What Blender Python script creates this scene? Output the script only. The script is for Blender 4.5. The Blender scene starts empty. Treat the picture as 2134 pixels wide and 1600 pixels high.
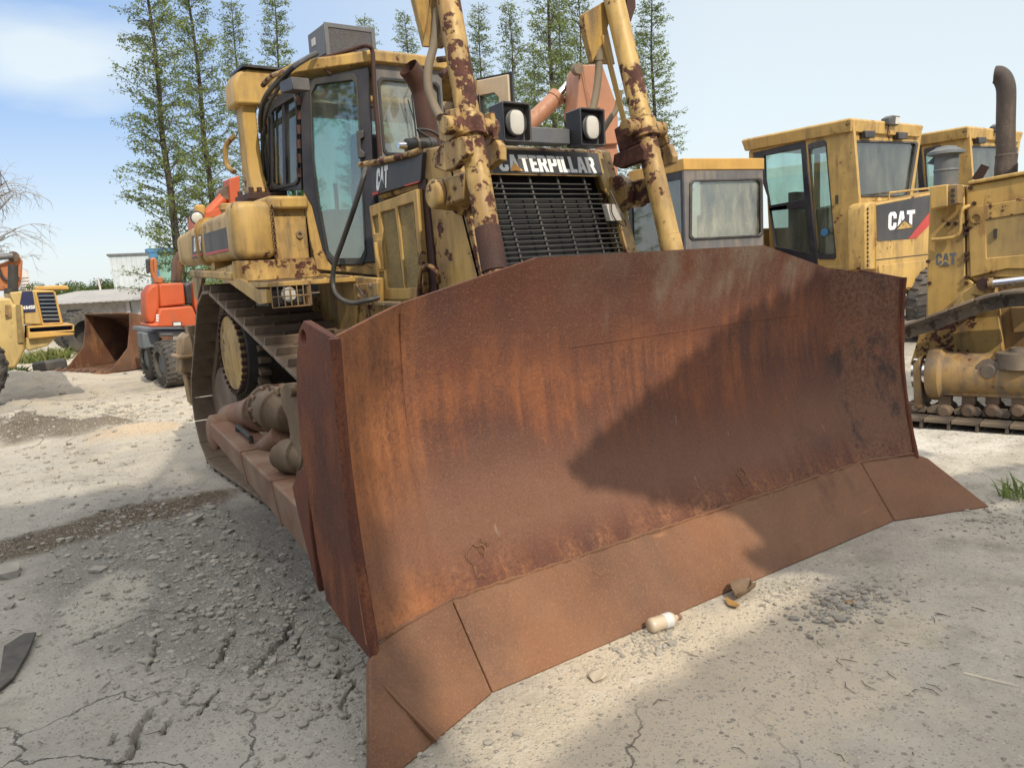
import bpy, bmesh, math, random
import numpy as np
from mathutils import Vector, Matrix
from mathutils.geometry import delaunay_2d_cdt
R = math.radians
scene = bpy.context.scene
col = scene.collection
rnd = random.Random(7)

# ------------------------------------------------------------------ camera
CAM = (-2.76209, -2.28302, 1.55494)
YAW, PITCH, ROLL, FPX = 0.6018132, 0.1522929, -0.0584362, 1624.61   # focal length in pixels of a 2134 wide picture
PW, PH = 2134.0, 1600.0
def _axes():
    cy, sy = math.cos(YAW), math.sin(YAW)
    f = Vector((sy*math.cos(PITCH), cy*math.cos(PITCH), -math.sin(PITCH)))
    r = Vector((cy, -sy, 0)); u = r.cross(f)
    c, s = math.cos(ROLL), math.sin(ROLL)
    return c*r+s*u, -s*r+c*u, f
CR, CU, CF = _axes()
cd = bpy.data.cameras.new('camera'); cam = bpy.data.objects.new('camera', cd); col.objects.link(cam)
cd.sensor_fit = 'HORIZONTAL'; cd.sensor_width = 36; cd.lens = 36*FPX/PW
cd.clip_start = 0.05; cd.clip_end = 3000
m = Matrix((CR, CU, -CF)).transposed().to_4x4(); m.translation = Vector(CAM)
cam.matrix_world = m
scene.camera = cam

# ------------------------------------------------------------------ light
SUN_AZ = Vector((-0.12, -1.0)).normalized()       # horizontal direction towards the sun
SUN_EL = R(43)
SUNV = Vector((SUN_AZ.x*math.cos(SUN_EL), SUN_AZ.y*math.cos(SUN_EL), math.sin(SUN_EL)))
world = bpy.data.worlds.new('World'); scene.world = world; world.use_nodes = True
sd = bpy.data.lights.new('sun', 'SUN'); sd.energy = 2.0; sd.angle = R(0.55); sd.color = (1.0, 0.90, 0.74)
so = bpy.data.objects.new('sun', sd); col.objects.link(so)
so.rotation_euler = (-SUNV).to_track_quat('-Z', 'Y').to_euler()
def make_world():
    nt = world.node_tree; N = nt.nodes; N.clear(); L = nt.links.new
    sky = N.new('ShaderNodeTexSky'); sky.sky_type = 'NISHITA'; sky.sun_disc = False
    sky.sun_elevation = SUN_EL; sky.sun_rotation = math.atan2(SUN_AZ.x, SUN_AZ.y)
    sky.air_density = 1.0; sky.dust_density = 1.0; sky.ozone_density = 1.0
    tc = N.new('ShaderNodeTexCoord')
    sep = N.new('ShaderNodeSeparateXYZ'); L(tc.outputs['Generated'], sep.inputs[0])
    # thin high cloud: noise stretched along the horizon
    mp = N.new('ShaderNodeMapping'); mp.inputs['Scale'].default_value = (1.0, 1.0, 3.2); mp.inputs['Location'].default_value = (0.2, 0.35, 0.1)
    L(tc.outputs['Generated'], mp.inputs[0])
    ns = N.new('ShaderNodeTexNoise'); ns.inputs['Scale'].default_value = 2.3; ns.inputs['Detail'].default_value = 5; ns.inputs['Roughness'].default_value = .55
    ns.inputs['Distortion'].default_value = .3
    L(mp.outputs[0], ns.inputs['Vector'])
    cr = N.new('ShaderNodeMapRange'); cr.inputs[1].default_value = .60; cr.inputs[2].default_value = .90; L(ns.outputs['Fac'], cr.inputs[0])
    # haze: pale blue in the north, white towards the horizon and the east, unseen brighter dome added overhead to lift the shade
    hz = N.new('ShaderNodeMapRange'); hz.inputs[1].default_value = .20; hz.inputs[2].default_value = .0; L(sep.outputs['Z'], hz.inputs[0])
    ea = N.new('ShaderNodeMapRange'); ea.inputs[1].default_value = .12; ea.inputs[2].default_value = .75; L(sep.outputs['X'], ea.inputs[0])
    a = N.new('ShaderNodeMath'); a.operation = 'MAXIMUM'; L(cr.outputs[0], a.inputs[0]); L(hz.outputs[0], a.inputs[1])
    # one soft white cloud low in the north-west
    cd_ = (CF+CR*((120-PW/2)/FPX)-CU*((120-PH/2)/FPX)).normalized()
    sb = N.new('ShaderNodeVectorMath'); sb.operation = 'SUBTRACT'; L(tc.outputs['Generated'], sb.inputs[0]); sb.inputs[1].default_value = tuple(cd_)
    n2 = N.new('ShaderNodeTexNoise'); n2.inputs['Scale'].default_value = 9; n2.inputs['Detail'].default_value = 6; L(mp.outputs[0], n2.inputs['Vector'])
    n3 = N.new('ShaderNodeVectorMath'); n3.operation = 'MULTIPLY_ADD'; L(n2.outputs['Color'], n3.inputs[0]); n3.inputs[1].default_value = (.10, .10, .05); L(sb.outputs[0], n3.inputs[2])
    n4 = N.new('ShaderNodeVectorMath'); n4.operation = 'MULTIPLY_ADD'; L(n3.outputs[0], n4.inputs[0]); n4.inputs[1].default_value = (7., 5., 17.); n4.inputs[2].default_value = (-.35, -.25, -.42)
    n5 = N.new('ShaderNodeVectorMath'); n5.operation = 'LENGTH'; L(n4.outputs[0], n5.inputs[0])
    cl = N.new('ShaderNodeMapRange'); cl.inputs[1].default_value = 1.0; cl.inputs[2].default_value = .25; L(n5.outputs['Value'], cl.inputs[0])
    e2 = N.new('ShaderNodeMath'); e2.operation = 'MAXIMUM'; L(ea.outputs[0], e2.inputs[0]); L(cl.outputs[0], e2.inputs[1])
    b = N.new('ShaderNodeMath'); b.operation = 'MAXIMUM'; L(a.outputs[0], b.inputs[0]); L(e2.outputs[0], b.inputs[1])
    lp = N.new('ShaderNodeMix'); lp.data_type = 'RGBA'; L(b.outputs[0], lp.inputs[0]); lp.inputs[6].default_value = (1.12, 1.68, 2.70, 1); lp.inputs[7].default_value = (2.62, 2.86, 2.92, 1)
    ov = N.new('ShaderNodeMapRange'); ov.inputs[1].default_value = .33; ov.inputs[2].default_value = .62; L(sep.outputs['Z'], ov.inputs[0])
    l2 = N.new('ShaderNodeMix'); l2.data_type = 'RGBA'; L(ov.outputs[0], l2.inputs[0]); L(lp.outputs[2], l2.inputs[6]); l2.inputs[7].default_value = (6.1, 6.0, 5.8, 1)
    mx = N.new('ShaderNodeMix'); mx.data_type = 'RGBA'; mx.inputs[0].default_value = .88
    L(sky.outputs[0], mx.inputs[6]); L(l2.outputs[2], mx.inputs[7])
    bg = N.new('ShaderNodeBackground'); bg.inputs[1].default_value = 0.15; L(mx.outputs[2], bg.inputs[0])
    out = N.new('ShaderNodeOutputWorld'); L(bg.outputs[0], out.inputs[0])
make_world()
scene.view_settings.view_transform = 'Standard'; scene.view_settings.look = 'None'
scene.view_settings.exposure = 1.0; scene.view_settings.gamma = 1.0

# ------------------------------------------------------------------ materials
class NT:
    def __init__(s, name):
        s.m = bpy.data.materials.new(name); s.m.use_nodes = True
        s.t = s.m.node_tree; s.t.nodes.clear()
        s.out = s.n('ShaderNodeOutputMaterial'); s.tc = s.n('ShaderNodeTexCoord')
    def n(s, k): return s.t.nodes.new(k)
    def l(s, a, b): s.t.links.new(a, b)
    def put(s, v, sock):
        if isinstance(v, (int, float)): sock.default_value = v
        elif isinstance(v, tuple): sock.default_value = v if len(v) == 4 else (*v, 1)
        else: s.l(v, sock)
    def vec(s, scale=(1, 1, 1), loc=(0, 0, 0), src='Object'):
        q = s.n('ShaderNodeMapping'); q.inputs['Scale'].default_value = scale; q.inputs['Location'].default_value = loc
        s.l(s.tc.outputs[src], q.inputs[0]); return q.outputs[0]
    def noise(s, scale, detail=4, rough=.55, vec=None, dist=0):
        q = s.n('ShaderNodeTexNoise'); q.inputs['Scale'].default_value = scale; q.inputs['Detail'].default_value = detail
        q.inputs['Roughness'].default_value = rough; q.inputs['Distortion'].default_value = dist
        s.l(vec or s.tc.outputs['Object'], q.inputs['Vector']); return q.outputs['Fac']
    def vor(s, scale, feat='DISTANCE_TO_EDGE', vec=None):
        q = s.n('ShaderNodeTexVoronoi'); q.feature = feat; q.inputs['Scale'].default_value = scale
        s.l(vec or s.tc.outputs['Object'], q.inputs['Vector']); return q.outputs['Distance']
    def rng(s, v, a, b, c=0., d=1.):
        q = s.n('ShaderNodeMapRange'); s.put(v, q.inputs[0])
        for i, x in enumerate((a, b, c, d)): q.inputs[i+1].default_value = x
        return q.outputs[0]
    def math(s, op, a, b=0.):
        q = s.n('ShaderNodeMath'); q.operation = op; s.put(a, q.inputs[0]); s.put(b, q.inputs[1]); return q.outputs[0]
    def mix(s, a, b, f, mode='MIX'):
        q = s.n('ShaderNodeMix'); q.data_type = 'RGBA'; q.blend_type = mode
        s.put(f, q.inputs[0]); s.put(a, q.inputs[6]); s.put(b, q.inputs[7]); return q.outputs[2]
    def xyz(s, src='Object'):
        q = s.n('ShaderNodeSeparateXYZ'); s.l(s.tc.outputs[src], q.inputs[0]); return q.outputs
    def bump(s, h, dist=.01, strength=1.0):
        q = s.n('ShaderNodeBump'); q.inputs['Distance'].default_value = dist; q.inputs['Strength'].default_value = strength
        s.l(h, q.inputs['Height']); return q.outputs[0]
    def bsdf(s, colr, rough=.6, metal=0., normal=None, spec=.5, **kw):
        q = s.n('ShaderNodeBsdfPrincipled'); s.put(colr, q.inputs['Base Color']); s.put(rough, q.inputs['Roughness']); s.put(metal, q.inputs['Metallic'])
        s.put(spec, q.inputs['Specular IOR Level'])
        if normal: s.l(normal, q.inputs['Normal'])
        s.l(q.outputs[0], s.out.inputs[0]); return q

def paint(name, base, chip=.62, dirt=.35, rust=(.055, .021, .015), rough=.48, edge=True, dirtcol=(.16, .11, .06), scale=1.0):
    """worn machine paint: tone drift, grime runs, rust chips, worn edges"""
    s = NT(name)
    tone = s.noise(1.7*scale, 5, .6)
    c = s.mix(tuple(x*.80 for x in base), tuple(min(1, x*1.12) for x in base), s.rng(tone, .3, .7))
    runs = s.noise(9*scale, 6, .6, s.vec((1, 1, .12)))
    grime = s.noise(3.1*scale, 7, .65, s.vec(loc=(3, 1, 2)))
    g = s.math('MULTIPLY', s.rng(runs, .44, .66), s.rng(grime, .32, .60))
    c = s.mix(c, dirtcol, s.math('MULTIPLY', g, dirt*1.5))
    c = s.mix(c, dirtcol, s.math('MULTIPLY', s.rng(grime, .52, .75), dirt*.7))
    big = s.noise(2.0*scale, 3, .5, s.vec(loc=(7, 4, 9)))
    fine = s.noise(13*scale, 9, .62)
    v = s.math('ADD', s.math('MULTIPLY', fine, .55), s.math('MULTIPLY', big, .45))
    if edge:
        bv = s.n('ShaderNodeBevel'); bv.samples = 3; bv.inputs[0].default_value = .014
        ge = s.n('ShaderNodeNewGeometry'); d = s.n('ShaderNodeVectorMath'); d.operation = 'DOT_PRODUCT'
        s.l(bv.outputs[0], d.inputs[0]); s.l(ge.outputs['Normal'], d.inputs[1])
        e = s.rng(d.outputs['Value'], .97, .75)
        v = s.math('ADD', v, s.math('MULTIPLY', e, .20))
    f2 = s.noise(13*scale, 7, .6, s.vec((1, 1, .22), (0, 0, .4))); run = s.math('ADD', s.math('MULTIPLY', f2, .5), s.math('MULTIPLY', big, .5))
    c = s.mix(c, (.17, .085, .035), s.math('MULTIPLY', s.rng(run, chip-.065, chip-.005), .55))
    mk = s.rng(v, chip-.012, chip+.012)
    halo = s.rng(v, chip-.06, chip)
    c = s.mix(c, tuple(x*.62 for x in base), s.math('MULTIPLY', halo, .5))
    rc = s.mix(rust, tuple(min(1, x*2.1) for x in rust), s.rng(s.noise(30, 5, .6), .4, .7))
    c = s.mix(c, rc, mk)
    ro = s.math('ADD', s.math('MULTIPLY', mk, .4), s.math('ADD', rough, s.math('MULTIPLY', g, .25)))
    h = s.math('ADD', s.math('MULTIPLY', mk, -.6), s.math('MULTIPLY', s.noise(60, 3), .25))
    s.bsdf(c, ro, 0, s.bump(h, .0025), .4)
    return s.m

def rustmat(name, dark=(.060, .022, .013), mid=(.150, .052, .024), hot=(.33, .125, .042), pale=None, zband=None, streak=1.0, dust=.0, rough=.82):
    s = NT(name)
    big = s.noise(1.1, 6, .62, s.vec((1, 1, .7)), .4)
    med = s.noise(4.2, 7, .65, s.vec((1, 1, .55), (2, 5, 1)))
    st = s.noise(26, 5, .6, s.vec((1, .6, .045)))
    fin = s.noise(85, 4, .7)
    c = s.mix(dark, mid, s.rng(big, .36, .6))
    hm = s.math('ADD', s.math('MULTIPLY', med, .62), s.math('MULTIPLY', st, .38*streak))
    hm = s.math('ADD', hm, s.math('MULTIPLY', s.math('SUBTRACT', fin, .5), .28))
    c = s.mix(c, hot, s.math('MULTIPLY', s.rng(hm, .50, .64), .85))
    c = s.mix(c, dark, s.math('MULTIPLY', s.rng(s.noise(3.0, 8, .7, s.vec((1, 1, .6), (9, 2, 4))), .56, .66), .75))
    if zband:                                   # weathered grey-brown mud dried along the upper edge
        z = s.xyz()[2]
        e = s.math('ADD', z, s.math('MULTIPLY', s.math('SUBTRACT', st, .5), .35))
        e = s.math('ADD', e, s.math('MULTIPLY', s.math('SUBTRACT', big, .5), .55))
        c = s.mix(c, (.135, .088, .062), s.math('MULTIPLY', s.rng(e, zband[0], zband[1]), .75))
        # scoured, dust-filmed belly of the plate
        lo = s.math('ADD', z, s.math('MULTIPLY', s.math('SUBTRACT', big, .5), .5))
        b = s.math('MULTIPLY', s.rng(lo, zband[2]+.25, zband[2]), s.rng(z, .30, .42))
        c = s.mix(c, (.150, .088, .055), s.math('MULTIPLY', b, .62))
    if dust: c = s.mix(c, (.25, .19, .125), s.math('MULTIPLY', s.rng(s.noise(2.6, 6, .6, s.vec(loc=(1, 8, 3))), .42, .62), dust))
    g2 = s.noise(130, 3, .7, s.vec((1, 1, .6), (5, 5, 5)))
    c = s.mix(c, tuple(x*1.75 for x in mid), s.math('MULTIPLY', s.rng(g2, .52, .70), .45)); c = s.mix(c, tuple(x*.6 for x in dark), s.math('MULTIPLY', s.rng(fin, .44, .28), .4))
    scr = s.noise(13, 2, .5, s.vec((.18, 1, 1), (1, 3, 8))); c = s.mix(c, tuple(min(1, x*1.2) for x in hot), s.math('MULTIPLY', s.rng(scr, .72, .78), .5))
    h = s.math('ADD', s.math('MULTIPLY', fin, .6), s.math('MULTIPLY', med, .8))
    s.bsdf(c, s.rng(hm, .4, .65, rough-.16, rough+.08), 0, s.bump(h, .004, .8), .35)
    return s.m

def bladerust(name):
    s = NT(name); o = s.xyz(); X, Z = o[0], o[2]
    big = s.noise(1.3, 5, .6, s.vec((1, 1, .8)), .5); med = s.noise(5.0, 8, .68, s.vec((1, 1, .7), (2, 5, 1)))
    st = s.noise(21, 6, .62, s.vec((1, .4, .05), (0, 0, 3))); st2 = s.noise(7, 5, .6, s.vec((1, .4, .09), (4, 0, 1))); fin = s.noise(105, 4, .75); spk = s.noise(46, 5, .7)
    dark, mid, hot = (.072, .0275, .018), (.115, .0385, .0195), (.31, .106, .036)
    c = s.mix(dark, mid, s.rng(big, .36, .62))
    wv = s.math('ADD', s.math('MULTIPLY', s.math('SUBTRACT', big, .5), .9), s.math('MULTIPLY', s.math('SUBTRACT', st2, .5), .45))
    zz = s.math('ADD', Z, wv)
    # fresh orange bloom: starts along a ragged line below the top, runs down in streaks that die out
    top = s.rng(zz, 1.28, 1.10); low = s.rng(s.math('ADD', zz, s.math('MULTIPLY', s.math('SUBTRACT', st, .5), .9)), .72, 1.02)
    band = s.math('MULTIPLY', top, low)
    gr = s.math('ADD', s.math('MULTIPLY', med, .5), s.math('ADD', s.math('MULTIPLY', st, .32), s.math('MULTIPLY', spk, .30)))
    c = s.mix(c, hot, s.math('MULTIPLY', s.math('MULTIPLY', band, s.rng(gr, .47, .70)), .66))
    # orange on the left wing and speckled along the bottom seam
    lw = s.math('MULTIPLY', s.rng(s.math('ADD', X, s.math('MULTIPLY', s.math('SUBTRACT', big, .5), .4)), -1.30, -1.50), .8)
    c = s.mix(c, (.38, .145, .050), s.math('MULTIPLY', lw, s.rng(gr, .40, .64)))
    bt = s.rng(s.math('ADD', Z, s.math('MULTIPLY', s.math('SUBTRACT', med, .5), .35)), .50, .34)
    c = s.mix(c, (.28, .120, .052), s.math('MULTIPLY', s.math('MULTIPLY', bt, s.rng(st2, .40, .62)), s.rng(spk, .36, .66)))
    # scoured belly with a film of dust
    be = s.math('MULTIPLY', s.rng(s.math('ADD', Z, s.math('MULTIPLY', s.math('SUBTRACT', big, .5), .45)), .86, .58), s.rng(Z, .34, .48))
    c = s.mix(c, (.165, .078, .046), s.math('MULTIPLY', be, .80))
    # grey-brown mud dried along the upper edge
    up = s.math('MULTIPLY', s.rng(s.math('ADD', zz, s.math('MULTIPLY', s.math('SUBTRACT', st, .5), .5)), 1.26, 1.46), s.rng(med, .38, .60))
    up = s.math('MULTIPLY', up, s.math('MULTIPLY', s.rng(s.math('ADD', X, s.math('MULTIPLY', s.math('SUBTRACT', big, .5), 1.2)), -.75, .1), s.rng(X, 1.35, 1.1)))
    c = s.mix(c, (.150, .108, .076), s.math('MULTIPLY', up, .85))
    # mottled right wing: pale pinkish scale broken by dark patches
    rw = s.rng(s.math('ADD', X, s.math('MULTIPLY', s.math('SUBTRACT', med, .5), .25)), 1.36, 1.44)
    c = s.mix(c, (.175, .092, .056), s.math('MULTIPLY', rw, s.math('MULTIPLY', s.rng(spk, .40, .60), .8)))
    c = s.mix(c, (.045, .028, .023), s.math('MULTIPLY', rw, s.math('MULTIPLY', s.rng(s.noise(3.6, 8, .72, s.vec((1, 1, .6), (6, 6, 2))), .52, .60), .85)))
    c = s.mix(c, (.045, .022, .017), s.math('MULTIPLY', s.rng(s.noise(2.2, 8, .72, s.vec((1, 1, .8), (9, 2, 4))), .58, .72), .4))
    c = s.mix(c, (.24, .120, .060), s.math('MULTIPLY', s.rng(fin, .54, .72), .6)); c = s.mix(c, (.045, .02, .014), s.math('MULTIPLY', s.rng(fin, .46, .30), .5))
    # scratches and knocks
    sc = s.noise(16, 2, .5, s.vec((1, 1, .16), (3, 3, 8))); c = s.mix(c, (.24, .165, .12), s.math('MULTIPLY', s.rng(sc, .75, .80), .6))
    h = s.math('ADD', s.math('MULTIPLY', fin, .8), s.math('ADD', s.math('MULTIPLY', spk, .6), s.math('MULTIPLY', med, .8)))
    s.bsdf(c, s.rng(gr, .4, .7, .62, .90), 0, s.bump(h, .005, .9), .4)
    return s.m

def plain(name, c, rough=.5, metal=0., var=.18, dust=0., spec=.5):
    s = NT(name)
    n = s.noise(5, 6, .6)
    k = s.mix(tuple(x*(1-var) for x in c), tuple(min(1, x*(1+var)) for x in c), s.rng(n, .3, .7))
    if dust:
        d = s.math('MULTIPLY', s.rng(s.noise(3.5, 8, .68, s.vec((1, 1, .5), (4, 4, 4))), .40, .68), dust)
        k = s.mix(k, (.30, .25, .19), d)
    s.bsdf(k, s.rng(n, .3, .7, max(.05, rough-.08), min(1, rough+.1)), metal, s.bump(s.noise(70, 3), .0015, .5), spec)
    return s.m

def glass(name, tint=(.72, .90, .83), alpha=.45, dirt=.25):
    s = NT(name)
    tr = s.n('ShaderNodeBsdfTransparent'); tr.inputs[0].default_value = (*tint, 1)
    gl = s.n('ShaderNodeBsdfGlossy'); gl.inputs['Roughness'].default_value = .03
    df = s.n('ShaderNodeBsdfDiffuse'); df.inputs[0].default_value = (.40, .40, .33, 1)
    fr = s.n('ShaderNodeFresnel'); fr.inputs[0].default_value = 1.55
    f2 = s.math('ADD', s.math('MULTIPLY', fr.outputs[0], 1.0), .14)
    m1 = s.n('ShaderNodeMixShader'); s.l(f2, m1.inputs[0]); s.l(tr.outputs[0], m1.inputs[1]); s.l(gl.outputs[0], m1.inputs[2])
    d = s.math('MULTIPLY', s.rng(s.noise(4, 6, .65, s.vec((1, 1, .35))), .35, .75), dirt)
    m2 = s.n('ShaderNodeMixShader'); s.l(d, m2.inputs[0]); s.l(m1.outputs[0], m2.inputs[1]); s.l(df.outputs[0], m2.inputs[2])
    s.l(m2.outputs[0], s.out.inputs[0])
    return s.m

def meshscreen(name, c=(.30, .22, .09)):
    s = NT(name)
    v = s.vor(210, 'F1')
    k = s.mix((.012, .010, .008), c, s.rng(v, .28, .42))
    k = s.mix(k, (.10, .07, .04), s.math('MULTIPLY', s.rng(s.noise(5, 6, .65), .45, .65), .5))
    s.bsdf(k, .7, 0, s.bump(v, .003), .3)
    return s.m

def tread(name):
    s = NT(name)
    v = s.vor(26, 'F1', s.vec((1, 1, 0)))
    k = s.mix((.42, .29, .10), (.13, .09, .055), s.rng(v, .25, .45))
    k = s.mix(k, (.18, .13, .09), s.math('MULTIPLY', s.rng(s.noise(4, 6, .65), .4, .65), .7))
    s.bsdf(k, .7, 0, s.bump(s.rng(v, .2, .5, 1, 0), .006), .3)
    return s.m

def leafmat(name, a, b, tr=.35):
    s = NT(name)
    ge = s.n('ShaderNodeNewGeometry')
    k = s.mix(a, b, ge.outputs['Random Per Island'])
    k = s.mix(k, tuple(x*.6 for x in a), s.math('MULTIPLY', s.rng(s.noise(.9, 3), .4, .65), .6))
    d = s.n('ShaderNodeBsdfDiffuse'); s.l(k, d.inputs[0])
    t = s.n('ShaderNodeBsdfTranslucent'); s.l(k, t.inputs[0])
    mx = s.n('ShaderNodeMixShader'); mx.inputs[0].default_value = tr; s.l(d.outputs[0], mx.inputs[1]); s.l(t.outputs[0], mx.inputs[2])
    s.l(mx.outputs[0], s.out.inputs[0])
    return s.m

def corrug(name, c, axis=0, pitch=.1, rough=.5):
    s = NT(name)
    w = s.math('SINE', s.math('MULTIPLY', s.xyz()[axis], 2*math.pi/pitch))
    k = s.mix(tuple(x*.8 for x in c), c, s.rng(s.noise(1.3, 6, .6), .3, .65))
    k = s.mix(k, tuple(x*.55 for x in c), s.math('MULTIPLY', s.rng(s.noise(3, 7, .7, s.vec((1, 1, .2))), .5, .75), .5))
    s.bsdf(k, rough, 0, s.bump(w, .02, 1), .4)
    return s.m

YEL = (.455, .285, .080)
M = {
 'yellow': paint('worn_yellow_paint', YEL, .592, .8),
 'yellow_chip': paint('chipped_yellow_paint', (.50, .325, .105), .540, .7),
 'yellow_bare': paint('half_bare_yellow_paint', (.47, .31, .10), .478, .6),
 'yellow_clean': paint('faded_yellow_paint', (.485, .310, .095), .612, .40, edge=False),
 'yellow_side': paint('stained_yellow_paint', (.44, .280, .088), .596, .9, edge=False),
 'yellow_rd': paint('aged_yellow_paint', (.47, .300, .090), .595, .60, edge=False),
 'dusty_yellow': paint('dusty_yellow_screen', (.38, .26, .10), .75, .5, edge=False),
 'yellow_mud': paint('muddy_yellow_paint', (.30, .19, .075), .58, 1.5, dirtcol=(.17, .125, .085), edge=False),
 'cream': paint('beige_trim', (.46, .36, .25), .72, .15, edge=False),
 'rust_blade': bladerust('blade_rust'),
 'rust_edge': rustmat('cutting_edge_rust', dark=(.105, .046, .024), mid=(.185, .082, .038), hot=(.36, .160, .062), streak=.4, dust=.10),
 'rust_plate': rustmat('plate_rust', dark=(.055, .018, .011), mid=(.130, .040, .019), hot=(.24, .080, .028)),
 'rust_arm': rustmat('arm_rust', dark=(.095, .045, .026), mid=(.20, .10, .058), hot=(.28, .15, .080), dust=.55, streak=.5),
 'dusty_cast': rustmat('dusty_casting', dark=(.055, .034, .020), mid=(.125, .080, .042), hot=(.24, .155, .065), streak=.2, dust=.7, rough=.85),
 'stack': rustmat('sooty_stack', dark=(.045, .036, .031), mid=(.085, .066, .055), hot=(.15, .115, .092), streak=.8),
 'rust_pipe': rustmat('pipe_rust', dark=(.036, .018, .014), mid=(.068, .031, .022), hot=(.10, .046, .029), streak=.6),
 'rust_bucket': rustmat('bucket_rust', dark=(.040, .019, .012), mid=(.105, .046, .024), hot=(.24, .105, .04), dust=.15),
 'track': rustmat('track_steel', dark=(.062, .040, .028), mid=(.125, .082, .056), hot=(.19, .125, .080), streak=.2, dust=.55, rough=.75),
 'track_grey': rustmat('dusty_track_steel', dark=(.055, .045, .036), mid=(.115, .092, .072), hot=(.17, .14, .11), streak=.2, dust=.8, rough=.8),
 'black': plain('black_paint', (.022, .022, .026), .42, dust=.22),
 'cabblack': plain('cab_black_paint', (.016, .016, .023), .38, dust=.10),
 'decal': plain('black_decal', (.030, .031, .036), .45, dust=.12),
 'decal_old': plain('scuffed_decal', (.045, .046, .05), .6, dust=.35),
 'white': plain('white_vinyl', (.78, .78, .76), .5, var=.08, dust=.12),
 'grey_text': plain('grey_vinyl', (.10, .11, .13), .6),
 'grey_box': plain('pale_grey_box', (.36, .34, .31), .5, dust=.3),
 'red': plain('red_vinyl', (.42, .045, .035), .5),
 'orange_tri': plain('orange_vinyl', (.70, .34, .05), .5, var=.06),
 'grey_metal': plain('grey_sheet_metal', (.10, .105, .115), .5, dust=.18),
 'dark': plain('dark_steel', (.02, .018, .016), .7, dust=.15),
 'radiator': plain('radiator_core', (.010, .010, .010), .8),
 'bar': plain('grille_bar_steel', (.060, .058, .056), .45, .4, dust=.15),
 'chrome': plain('chrome_rod', (.60, .60, .62), .16, 1.0, .06),
 'rubber': plain('rubber', (.020, .020, .021), .75, dust=.2),
 'rubber_dusty': plain('dusty_rubber', (.034, .033, .032), .85, dust=.32),
 'tyre_grey': plain('worn_tyre', (.055, .058, .065), .85, dust=.5),
 'hose_tan': plain('dusty_hose', (.16, .125, .085), .75),
 'hose': plain('black_hose', (.018, .019, .020), .5, dust=.15),
 'lens': plain('lamp_lens', (.50, .48, .43), .22, var=.05),
 'glass': glass('window_glass'),
 'glass_dark': glass('dark_window_glass', (.66, .80, .75), dirt=.25),
 'glass_dirty': glass('dusty_window_glass', (.78, .82, .72), dirt=.75),
 'mesh': meshscreen('screen_mesh'),
 'acmesh': meshscreen('condenser_mesh', (.10, .10, .11)),
 'tread': tread('tread_plate'),
 'orange': paint('orange_red_paint', (.43, .080, .024), .70, .15, edge=False),
 'orange2': paint('faded_orange_paint', (.43, .14, .048), .64, .35, edge=False),
 'salmon': paint('salmon_paint', (.36, .165, .092), .66, .25, edge=False),
 'amber': paint('amber_paint', (.50, .29, .075), .70, .12, edge=False),
 'yellow_kom': paint('pale_yellow_paint', (.48, .35, .135), .64, .30, edge=False),
 'blue_decal': plain('navy_decal', (.012, .016, .060), .5),
 'greycab': paint('weathered_grey_paint', (.115, .112, .115), .70, .9, rust=(.06, .05, .045), dirtcol=(.20, .17, .14), edge=False),
 'bluegrey': plain('blue_grey_plastic', (.075, .10, .12), .6, dust=.4),
 'bark': plain('bark', (.060, .048, .036), .9, var=.4),
 'bark_grey': plain('grey_bark', (.24, .225, .215), .9, var=.3),
 'leaf': leafmat('fresh_needles', (.135, .195, .062), (.30, .36, .125), .45),
 'leaf_dark': leafmat('dark_leaves', (.050, .085, .025), (.100, .150, .045), .5),
 'grass': leafmat('grass_blades', (.12, .16, .045), (.30, .29, .12), .2),
 'seat': plain('seat_fabric', (.018, .018, .02), .85),
 'wood': plain('pale_wood', (.55, .48, .36), .7),
 'twig': plain('dry_twig', (.075, .058, .042), .85),
 'leaf_dry': plain('dry_leaf', (.30, .17, .05), .7, var=.3),
 'leaf_brown': plain('brown_leaf', (.17, .11, .065), .8, var=.3),
 'bottle': plain('cloudy_plastic', (.46, .37, .26), .3, var=.08),
 'label': plain('paper_label', (.50, .50, .48), .6, var=.05),
 'stone': plain('broken_concrete', (.285, .26, .215), .9, var=.3),
 'wall': plain('stained_plaster', (.34, .32, .29), .9, var=.35, dust=.5),
 'block': plain('concrete_block', (.42, .41, .39), .9, var=.15),
 'roofsheet': corrug('roof_sheet', (.36, .335, .30), 0, .22),
 'bluewall': corrug('pale_blue_cladding', (.52, .56, .58), 0, .25),
 'greenwall': corrug('green_cladding', (.20, .36, .30), 0, .25),
 'bluetrim': plain('blue_trim', (.05, .16, .30), .5),
 'tower': plain('far_concrete', (.50, .45, .43), .9),
 'forest': leafmat('far_foliage', (.055, .085, .030), (.120, .150, .055)),
 'paper': plain('crumpled_paper', (.42, .36, .27), .8),
}

# ------------------------------------------------------------------ geometry helpers
class Frame:
    """local axes of a thing: maps a pixel of the photo onto a local plane"""
    def __init__(s, loc, rotz=0.):
        s.loc = Vector((*loc, 0.0) if len(loc) == 2 else loc); s.rot = rotz
        s.inv = Matrix.Rotation(-rotz, 3, 'Z')
        s.c = s.inv @ (Vector(CAM)-s.loc)
    def at(s, px, py, axis, val):
        d = s.inv @ (CF + CR*((px-PW/2)/FPX) - CU*((py-PH/2)/FPX))
        i = 'xyz'.index(axis)
        t = (val - s.c[i])/d[i]
        return s.c + d*t

def sub(fr, pts, axis, val): return [fr.at(p[0], p[1], axis, val) for p in pts]

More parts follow.
